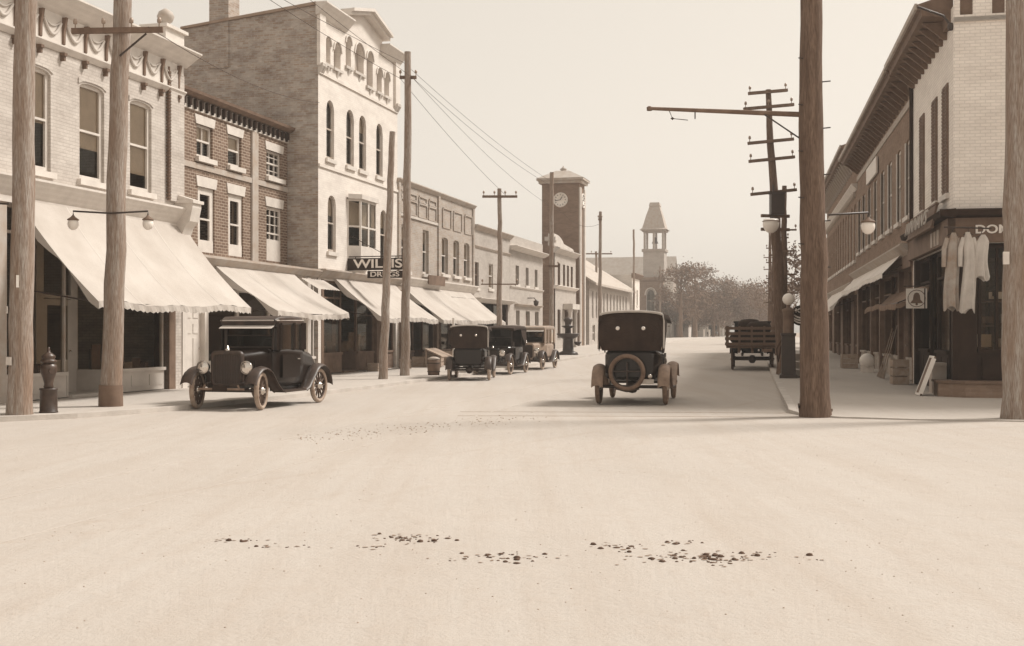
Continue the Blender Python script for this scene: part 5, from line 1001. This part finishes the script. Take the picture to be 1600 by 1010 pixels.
# petrol pump
g_ = thing('petrol_pump', 'dark petrol pump with white globe top near the right kerb', 'pump', (8.62, 36.9, gz(36.9) + .1), HR(NR))
mb = MB(); mb.loft([[(sx * w_, sy * w_, z) for sx, sy in ((-1, -1), (1, -1), (1, 1), (-1, 1))] for w_, z in ((.27, 0), (.27, .1), (.22, .14), (.2, 1.3), (.23, 1.34), (.23, 1.4))], smooth=False); mb.build('pedestal', 'iron', g_)
MB().lathe([(.17, 1.4), (.17, 2.05), (.2, 2.08), (.2, 2.14), (.06, 2.2), (.06, 2.28)], (0, 0, 0), 16).build('cylinder', 'brown_trim', g_)
MB().lathe([(.06, 2.27)] + [(.185 * cos(a), 2.46 + .185 * sin(a)) for a in [radians(-75 + 15 * k) for k in range(12)]], (0, 0, 0), 18).build('globe', 'globe', g_)
mb = MB(); mb.tube([(.2, -.2, 1.2), (.36, -.3, .9), (.3, -.34, .5), (.22, -.25, 1.0)], .025, 8); mb.build('hose', 'rubber_dark', g_)
mb = MB(); mb.tube([(.02, -.18, 2.1), (-.24, -.2, 2.1)], .03, 6); mb.lathe([(0, -.04), (.05, 0), (0, .04)], (-.26, -.2, 2.1), 8); mb.build('handle', 'nickel', g_)
sg = thing('oil_sign', 'small dark sign with white letters and curved stripes beside the petrol pump', 'sign', (9.05, 37.1, gz(37.1) + .1), -AR)
mb = MB(); mb.tube([(0, 0, 0), (0, 0, 2.0)], .03, 8); mb.lathe([(.2, 0), (.2, .03), (.03, .06)], (0, 0, 0), 14); mb.build('stand', 'iron', sg)
mb = MB(); mb.lathe([(0, -.03), (.3, -.03), (.32, 0), (.3, .03), (0, .03)], (0, 0, 1.95), 24, 'y'); bd = mb.build('board', 'sign_black', sg)
for z, r in ((1.92, .2), (1.84, .24), (1.76, .22)): MB().tube([(-r + 2 * r * k / 10, -.035, z - .09 * (1 - (k / 5 - 1) ** 2) + .05) for k in range(11)], .026, 6).build('stripe', 'letter_white', bd)
text('IOS', .17, 'letter_white', bd, (0, -.04, 2.1), sx=1.3, bold=.004)
q = RP(28.35, .72); bd = thing('leaning_board', 'narrow sandwich board leaning at the foot of the corner shop', 'board', q, RZR)
T = Matrix.Rotation(radians(-20), 4, 'X'); MB().box(-.32, .32, -.02, .02, .0, .95, T).build('panel', 'brown_trim', bd); MB().box(-.36, .36, -.035, -.022, 0, .05, T).box(-.36, .36, -.035, -.022, .9, .95, T).box(.3, .36, -.06, .03, .05, .9, T).box(-.36, -.3, -.035, -.022, .05, .9, T).build('frame', 'white_paint', bd)
# white barrel lying by the wall, brooms and a frame leaning there
q = RP(43, .5); bb = thing('white_keg', 'white keg lying on its side against the sooty block', 'keg', q, RZR)
MB().lathe([(0, -.4), (.2, -.4), (.26, -.15), (.27, 0), (.26, .15), (.2, .4), (0, .4)], (0, 0, .4), 16, 'x').build('body', 'white_paint', bb); [MB().box(x, x + .06, -.2, .2, 0, .24).build('trestle', 'white_paint', bb) for x in (-.3, .24)]
for i, (s, l) in enumerate(((37.6, 1.7), (38.2, 1.5), (38.8, 1.6))):
    q = RP(s, .55); br_ = thing('broom', ('nearest', 'middle', 'farthest')[i] + ' of three brooms leaning on the right-hand shop wall', 'broom', q, RZR, 'brooms at the shop')
    T = Matrix.Rotation(radians(-15), 4, 'X'); MB().tube([T @ Vector((0, 0, .3)), T @ Vector((.1 * (i - 1), 0, l))], .016, 6).build('handle', 'crate_wood', br_)
    mb = MB(); r = random.Random(i)
    for k in range(40): mb.tube([T @ Vector((0, 0, .45)), T @ Vector((r.uniform(-.16, .16), r.uniform(-.05, .05), .02))], .006, 3, False)
    mb.build('bristles', 'crate_wood', br_)
q = RP(47, .8); crate('low slatted crate under the far right awning', q, RZR, .4, .3, .55)
q = RP(34.2, .45); crate('upright crate against the wall between leaning board and brooms', q, RZR, .35, .22, .7)
q = RP(38.6, 3.05); crate('crate standing on the kerb beside the petrol pump', q, RZR, .22, .3, .75, 'tan_trim')
# garments hung out at the corner shop
def garment(label, x, y, ztop, zbot, w0, w1, m, seed, arms=True, ph=0):
    r = random.Random(seed); g = thing('hanging_garment', label, 'garment', (x, y, 0), -AR * .6, 'clothes hung outside the corner shop'); mb = MB(); secs = []; n = 20; ph = r.random() * 6
    for k in range(13):
        u = k / 12; z = ztop - (ztop - zbot) * u; w_ = (w0 * .35 + w0 * .65 * min(1, u * 7)) + (w1 - w0) * u; dp = .05 + .05 * u; ring = []
        for i in range(n):
            a = 2 * pi * i / n; fold = 1 + (.25 + .45 * u) * sin(5 * a + ph + u * 2.5) + .2 * u * sin(9 * a + ph) ; ring.append((w_ * cos(a) * (1 + .06 * u * sin(4 * a + ph)) + .03 * sin(u * 5 + ph), dp * sin(a) * fold * 1.3, z + .06 * sin(3 * a + ph) * u))
        secs.append(ring)
    mb.loft(secs, caps=False); mb.build('cloth', m, g)
    if arms:
        for s in (-1, 1):
            mb = MB(); mb.tube([(s * w0 * .8, 0, ztop - .12), (s * (w0 + .05), -.02, ztop - .35), (s * (w0 + .06), -.03, ztop - .75)], [.05, .055, .05], 8); mb.build('sleeve', m, g)
    mb = MB(); mb.tube([(0, 0, ztop - .02), (0, 0, ztop + .06), (.03, 0, ztop + .1)], .008, 5); mb.tube([(-w0 * .9, 0, ztop - .06), (0, 0, ztop), (w0 * .9, 0, ztop - .06)], .01, 5); mb.build('hanger', 'iron', g)
garment('long striped garment hung at the corner shop, left of three', 9.66, 25.95, 3.72, 2.05, .13, .17, 'cloth_brown', 1)
garment('pale patterned garment hung at the corner shop, middle of three', 9.95, 25.8, 3.72, 2.0, .12, .17, 'cloth_pale', 2)
garment('shorter plain garment hung at the corner shop, right of three', 10.22, 25.75, 3.66, 2.7, .13, .16, 'cloth_pale', 3, False)
q = Vector((9.95, 25.85, 0)); tag(MB().tube([(-.5, .05, 3.84), (.5, -.06, 3.8)], .018, 6).tube([(.1, 0, 3.83), (.12, .75, 3.9)], .014, 6).build('garment_rail', 'iron', None, q), 'iron rail carrying the hung clothes at the corner', 'rail')
# ================================================================== road surface details
# old tram rails set in the dust: two on the street, two curving off to the right
def rail(label, pts, w_=.05, group='tram rails in the road', h=.005):
    mb = MB(); P = [Vector(p + (gz(p[1]),)) for p in pts]; secs = []
    for i, p in enumerate(P):
        d = (P[min(i + 1, len(P) - 1)] - P[max(i - 1, 0)]).normalized(); n = Vector((-d.y, d.x, 0)) * w_ / 2
        secs.append([p - n, p - n + Vector((0, 0, h)), p + n + Vector((0, 0, h)), p + n])
    mb.loft(secs, True, False, False); tag(mb.build('tram_rail', 'walk' if w_ < .035 else 'crate_wood'), label, 'rail', group)
for k, o in enumerate((0, 1.5)):
    rail(('left', 'right')[k] + ' rail of the worn tram track running up the street', [(-6.5 + o, 3), (-4.9 + o, 10)] + [(-4.9 + o + .235 * (y - 10), y) for y in range(14, 120, 6)], .032)
for k, dy in enumerate((0, -1.1)):
    rail(('upper', 'lower')[k] + ' of the two dark ruts curving off to the right', [(-1 + i * 1.25, 22.6 + dy + .25 - .028 * (i * 1.25) ** 1.75 * .55, ) for i in range(14)], .04, 'ruts at the crossing', .004)
# horse droppings and loose gravel, too many to count
mb = MB(); r = random.Random(4); SM = []
def clod(x, y, s, fl=.75):
    n = 7; secs = []; ph = r.random() * 6
    for k in range(4):
        q = radians(-20 + 110 * k / 3); rr = s * cos(q) if k < 3 else 0.001
        secs.append([(x + rr * cos(2 * pi * i / n + ph) * (1 + .3 * r.uniform(-1, 1)), y + rr * sin(2 * pi * i / n + ph) * (1 + .3 * r.uniform(-1, 1)), gz(y) + max(0, s * fl * sin(q))) for i in range(n)])
    mb.loft(secs, caps=False)
for cx_, cy_, n, sx, sy in ((-.72, 8.78, 30, .16, .09), (-.98, 8.4, 6, .12, .06), (-.1, 8.05, 24, .2, .09), (1.28, 8.04, 60, .2, .11), (.78, 8.45, 14, .12, .1), (1.18, 8.6, 8, .12, .04), (-2.0, 8.72, 8, .14, .05), (-1.7, 8.45, 7, .12, .04), (1.78, 8.1, 6, .12, .06), (2.05, 7.95, 2, .03, .02)):
    SM.append((cx_, cy_, sx, sy, n))
    for _ in range(int(n * 1.3)): clod(cx_ + r.gauss(0, sx * .9), cy_ + r.gauss(0, sy), r.choice((.005, .007, .008, .01, .013, .018, .024)), r.uniform(.35, .8))
tag(mb.build('horse_droppings', 'dung', kind='stuff'), 'scattered dark horse droppings on the pale road in the foreground', 'droppings')
mb = MB()
for cx_, cy_, sx, sy, n in SM:
    for _ in range(n):
        x, y = cx_ + r.gauss(0, sx * 1.1), cy_ + r.gauss(0, sy * 1.2); s = r.uniform(.006, .02); k = r.randint(5, 8); a = r.random() * 6
        mb.poly([(x + s * r.uniform(.5, 1.5) * cos(a + 2 * pi * i / k), y + s * r.uniform(.4, 1.2) * sin(a + 2 * pi * i / k), .0035 + .0005 * r.random()) for i in range(k)])
tag(mb.build('trodden_dung', 'brown_dirt', kind='stuff'), 'trodden brown smears around the droppings on the road', 'dirt')
mb = MB()
for _ in range(330): u = r.random() ** 1.3; clod(-2.9 + 3.2 * u + r.gauss(0, .3), 17.2 + 4.2 * u + r.gauss(0, .55), r.choice((.005, .006, .008, .011, .016)))
for _ in range(900):
    y = r.uniform(6, 26); clod(r.uniform(-.42, .42) * y, y, r.uniform(.002, .007))
tag(mb.build('loose_gravel', 'crate_wood', kind='stuff'), 'loose gravel and small stones strewn over the road', 'gravel')
# ================================================================== TREES
def tree(label, x, y, h, cr, seed, m='foliage', dens=1500, leaf=.22, cz=.62, trunk_h=.35, group='street trees'):
    r = random.Random(seed); t = thing('street_tree', label, 'tree', (x, y, gz(y) - .1), r.random() * 6, group); mb = MB(); tips = []
    tr = h * .018 + .05; top = Vector((r.uniform(-.3, .3), r.uniform(-.3, .3), h * .8)); mb.tube([(0, 0, 0), (top.x * .3, top.y * .3, h * .4), tuple(top)], [tr * 1.3, tr * .8, tr * .2], 8)
    for k in range(16):
        z0 = h * r.uniform(trunk_h, .72); a = r.random() * 6.28; L_ = cr * r.uniform(.6, 1.05); up = r.uniform(.25, .8) * L_; p0 = Vector((top.x * z0 / h, top.y * z0 / h, z0)); p1 = p0 + Vector((cos(a) * L_ * .5, sin(a) * L_ * .5, up * .65)); p2 = p0 + Vector((cos(a) * L_, sin(a) * L_, up * 1.1))
        if p2.z > h: p2.z = h * .97
        mb.tube([p0, p1, p2], [tr * .4, tr * .25, tr * .06], 5, False)
        for j in range(5):
            q = p1.lerp(p2, r.random()); e = q + Vector((r.gauss(0, 1), r.gauss(0, 1), r.uniform(.1, 1))).normalized() * cr * r.uniform(.2, .4); mb.tube([q, e], [tr * .12, tr * .03], 3, False); tips += [e, q.lerp(e, .5), p2]
    mb.build('trunk', 'twig', t)
    tips.append(top); V = []; F = []
    for _ in range(dens):
        c = r.choice(tips) + Vector((r.gauss(0, 1), r.gauss(0, 1), r.gauss(0, .8))) * cr * .16; u = Vector((r.gauss(0, 1), r.gauss(0, 1), r.gauss(0, 1))).normalized(); v = u.cross(Vector((r.gauss(0, 1), r.gauss(0, 1), r.gauss(0, 1)))).normalized(); s = leaf * r.uniform(.5, 1.2); i = len(V)
        V += [c - u * s * .7, c + v * s * .4, c + u * s * .7, c - v * s * .4]; F.append((i, i + 1, i + 2, i + 3))
    MB().add(V, F).build('crown', m, t)
for i, (x, y, h, cr, d, m) in enumerate(((22.5, 158, 12.0, 2.4, 1000, 'foliage'), (26.0, 168, 12.5, 2.6, 1000, 'foliage'), (27.2, 178, 8.0, 2.8, 1700, 'foliage_dark'), (31.0, 182, 10.5, 2.8, 1300, 'foliage'), (34.5, 198, 8.6, 3.4, 2000, 'foliage_dark'), (39.0, 205, 10.2, 3.4, 1900, 'foliage'), (43.2, 218, 10.0, 3.8, 2200, 'foliage'), (48.5, 232, 9.6, 4.0, 2300, 'foliage'), (53.5, 250, 8.0, 4.0, 2300, 'foliage_dark'), (59.0, 275, 6.6, 4.5, 2200, 'foliage'), (24.6, 176, 6.0, 2.6, 1500, 'foliage_dark'), (29.0, 186, 6.5, 2.8, 1600, 'foliage'), (36.5, 212, 7.0, 3.4, 1700, 'foliage'), (41.2, 225, 7.4, 3.6, 1700, 'foliage_dark'), (46.0, 240, 7.6, 4.0, 1700, 'foliage'), (51.0, 262, 7.2, 4.2, 1700, 'foliage'), (56.0, 290, 6.2, 4.6, 1700, 'foliage_dark'))):
    tree(('thin tall spring tree just right of the church', 'second thin tree right of the church', 'low dark bushy tree behind the church porch trees', 'tall open tree left of the distant car', 'dark dense tree behind the distant car', 'broad tree left of the domed tower roof', 'rounded tree right below the domed tower roof', 'rounded tree midway down the sloping tree line', 'dark tree low in the tree line near the truck', 'lowest tree at the far end of the street', 'low bush-like tree beside the church corner', 'low tree filling the gap left of the distant car', 'small tree behind the distant car roof', 'small dark tree below the domed tower', 'rear tree behind the rounded one right of the domed tower', 'rear tree in the dip of the far tree line', 'hazy tree closing the view above the truck tailboard')[i], x, y, h, cr * 1.15, 60 + i, m, int(d * 2.8), .25, trunk_h=.18)
for i, (s, o, h, cr, d) in enumerate(((80, -3, 8.4, 3.0, 2200), (94, -1, 7.5, 3.0, 1800), (170, 1, 7.5, 4.0, 1800), (200, 3, 6.5, 4.0, 1600))):
    q = RP(s, o); tree(('leafy tree seen between the big right pole and the petrol pump', 'tree behind the row of right-hand poles', 'distant right-hand tree above the truck load', 'farthest right-hand tree closing the street')[i], q.x, q.y, h, cr, 80 + i, 'foliage_dark' if i < 2 else 'foliage', d, .26)
# small houses under the far trees
for i, (x, y, w_, h, m, lb) in enumerate(((26.2, 188, 1.8, 2.3, 'stucco_brick', 'small white cottage with porch beyond the church'), (31, 206, 2.4, 2.4, 'pale_brick', 'low pale cottage behind the far trees'), (39, 232, 2.2, 2.2, 'stucco_brick', 'white cottage left of the truck at street end'))):
    B = thing('cottage', lb, 'house', (x, y, gz(y) - .1), -AL, 'far cottages'); ops = [(-w_ * .7, -w_ * .35, 1.0, 2.2), (w_ * .35, w_ * .7, 1.0, 2.2), (-.5, .5, .1, 2.2)]
    mb = MB(); wall(mb, -w_, w_, 0, h, ops); mb.box(-w_, -w_ + .1, 0, 5, 0, h); mb.box(w_ - .1, w_, 0, 5, 0, h); mb.poly([(-w_, 0, h), (w_, 0, h), (0, 0, h + 1.5)]); mb.box(-w_, w_, 4.9, 5, 0, h); mb.build('wall', m, B)
    mb = MB(); mb.prism([(-w_ - .3, -.4, h - .2), (0, -.4, h + 1.55), (0, -.4, h + 1.7), (-w_ - .3, -.4, h)], (0, 5.8, 0)); mb.prism([(w_ + .3, -.4, h - .2), (0, -.4, h + 1.55), (0, -.4, h + 1.7), (w_ + .3, -.4, h)], (0, 5.8, 0)); mb.build('roof', 'roofing', B)
    for o in ops[:2]: window(B, *o, y=.08, fr=.08, sill=0)
    storefront(B, [('panel', -.5, .5)], .1, .8, 2.1, y=.1, m='brown_trim')
for i, (x, y) in enumerate(((29.2, 175), (27.6, 170))):
    tag(MB().box(-.12, .12, -.12, .12, 0, 1.1).box(-.16, .16, -.16, .16, 1.1, 1.18).build('gate_post', 'white_paint', None, (x, y, gz(y))), ('white gate post beside the distant car', 'white gate post nearer the church')[i], 'post', 'gate posts')
# ================================================================== air
hz = MB().box(-120, 150, -20, 330, -1.4, 24).build('haze', 'road_dust', kind='stuff')
m = bpy.data.materials.new('haze_air'); m.use_nodes = True; t = m.node_tree; t.nodes.clear(); v = nn(t, 'VolumePrincipled'); v.inputs['Color'].default_value = (.95, .92, .88, 1); v.inputs['Density'].default_value = .0012; v.inputs['Anisotropy'].default_value = .2
o = nn(t, 'OutputMaterial'); t.links.new(v.outputs[0], o.inputs['Volume']); hz.data.materials[0] = m
tag(hz, 'thin summer haze filling the street', 'haze')
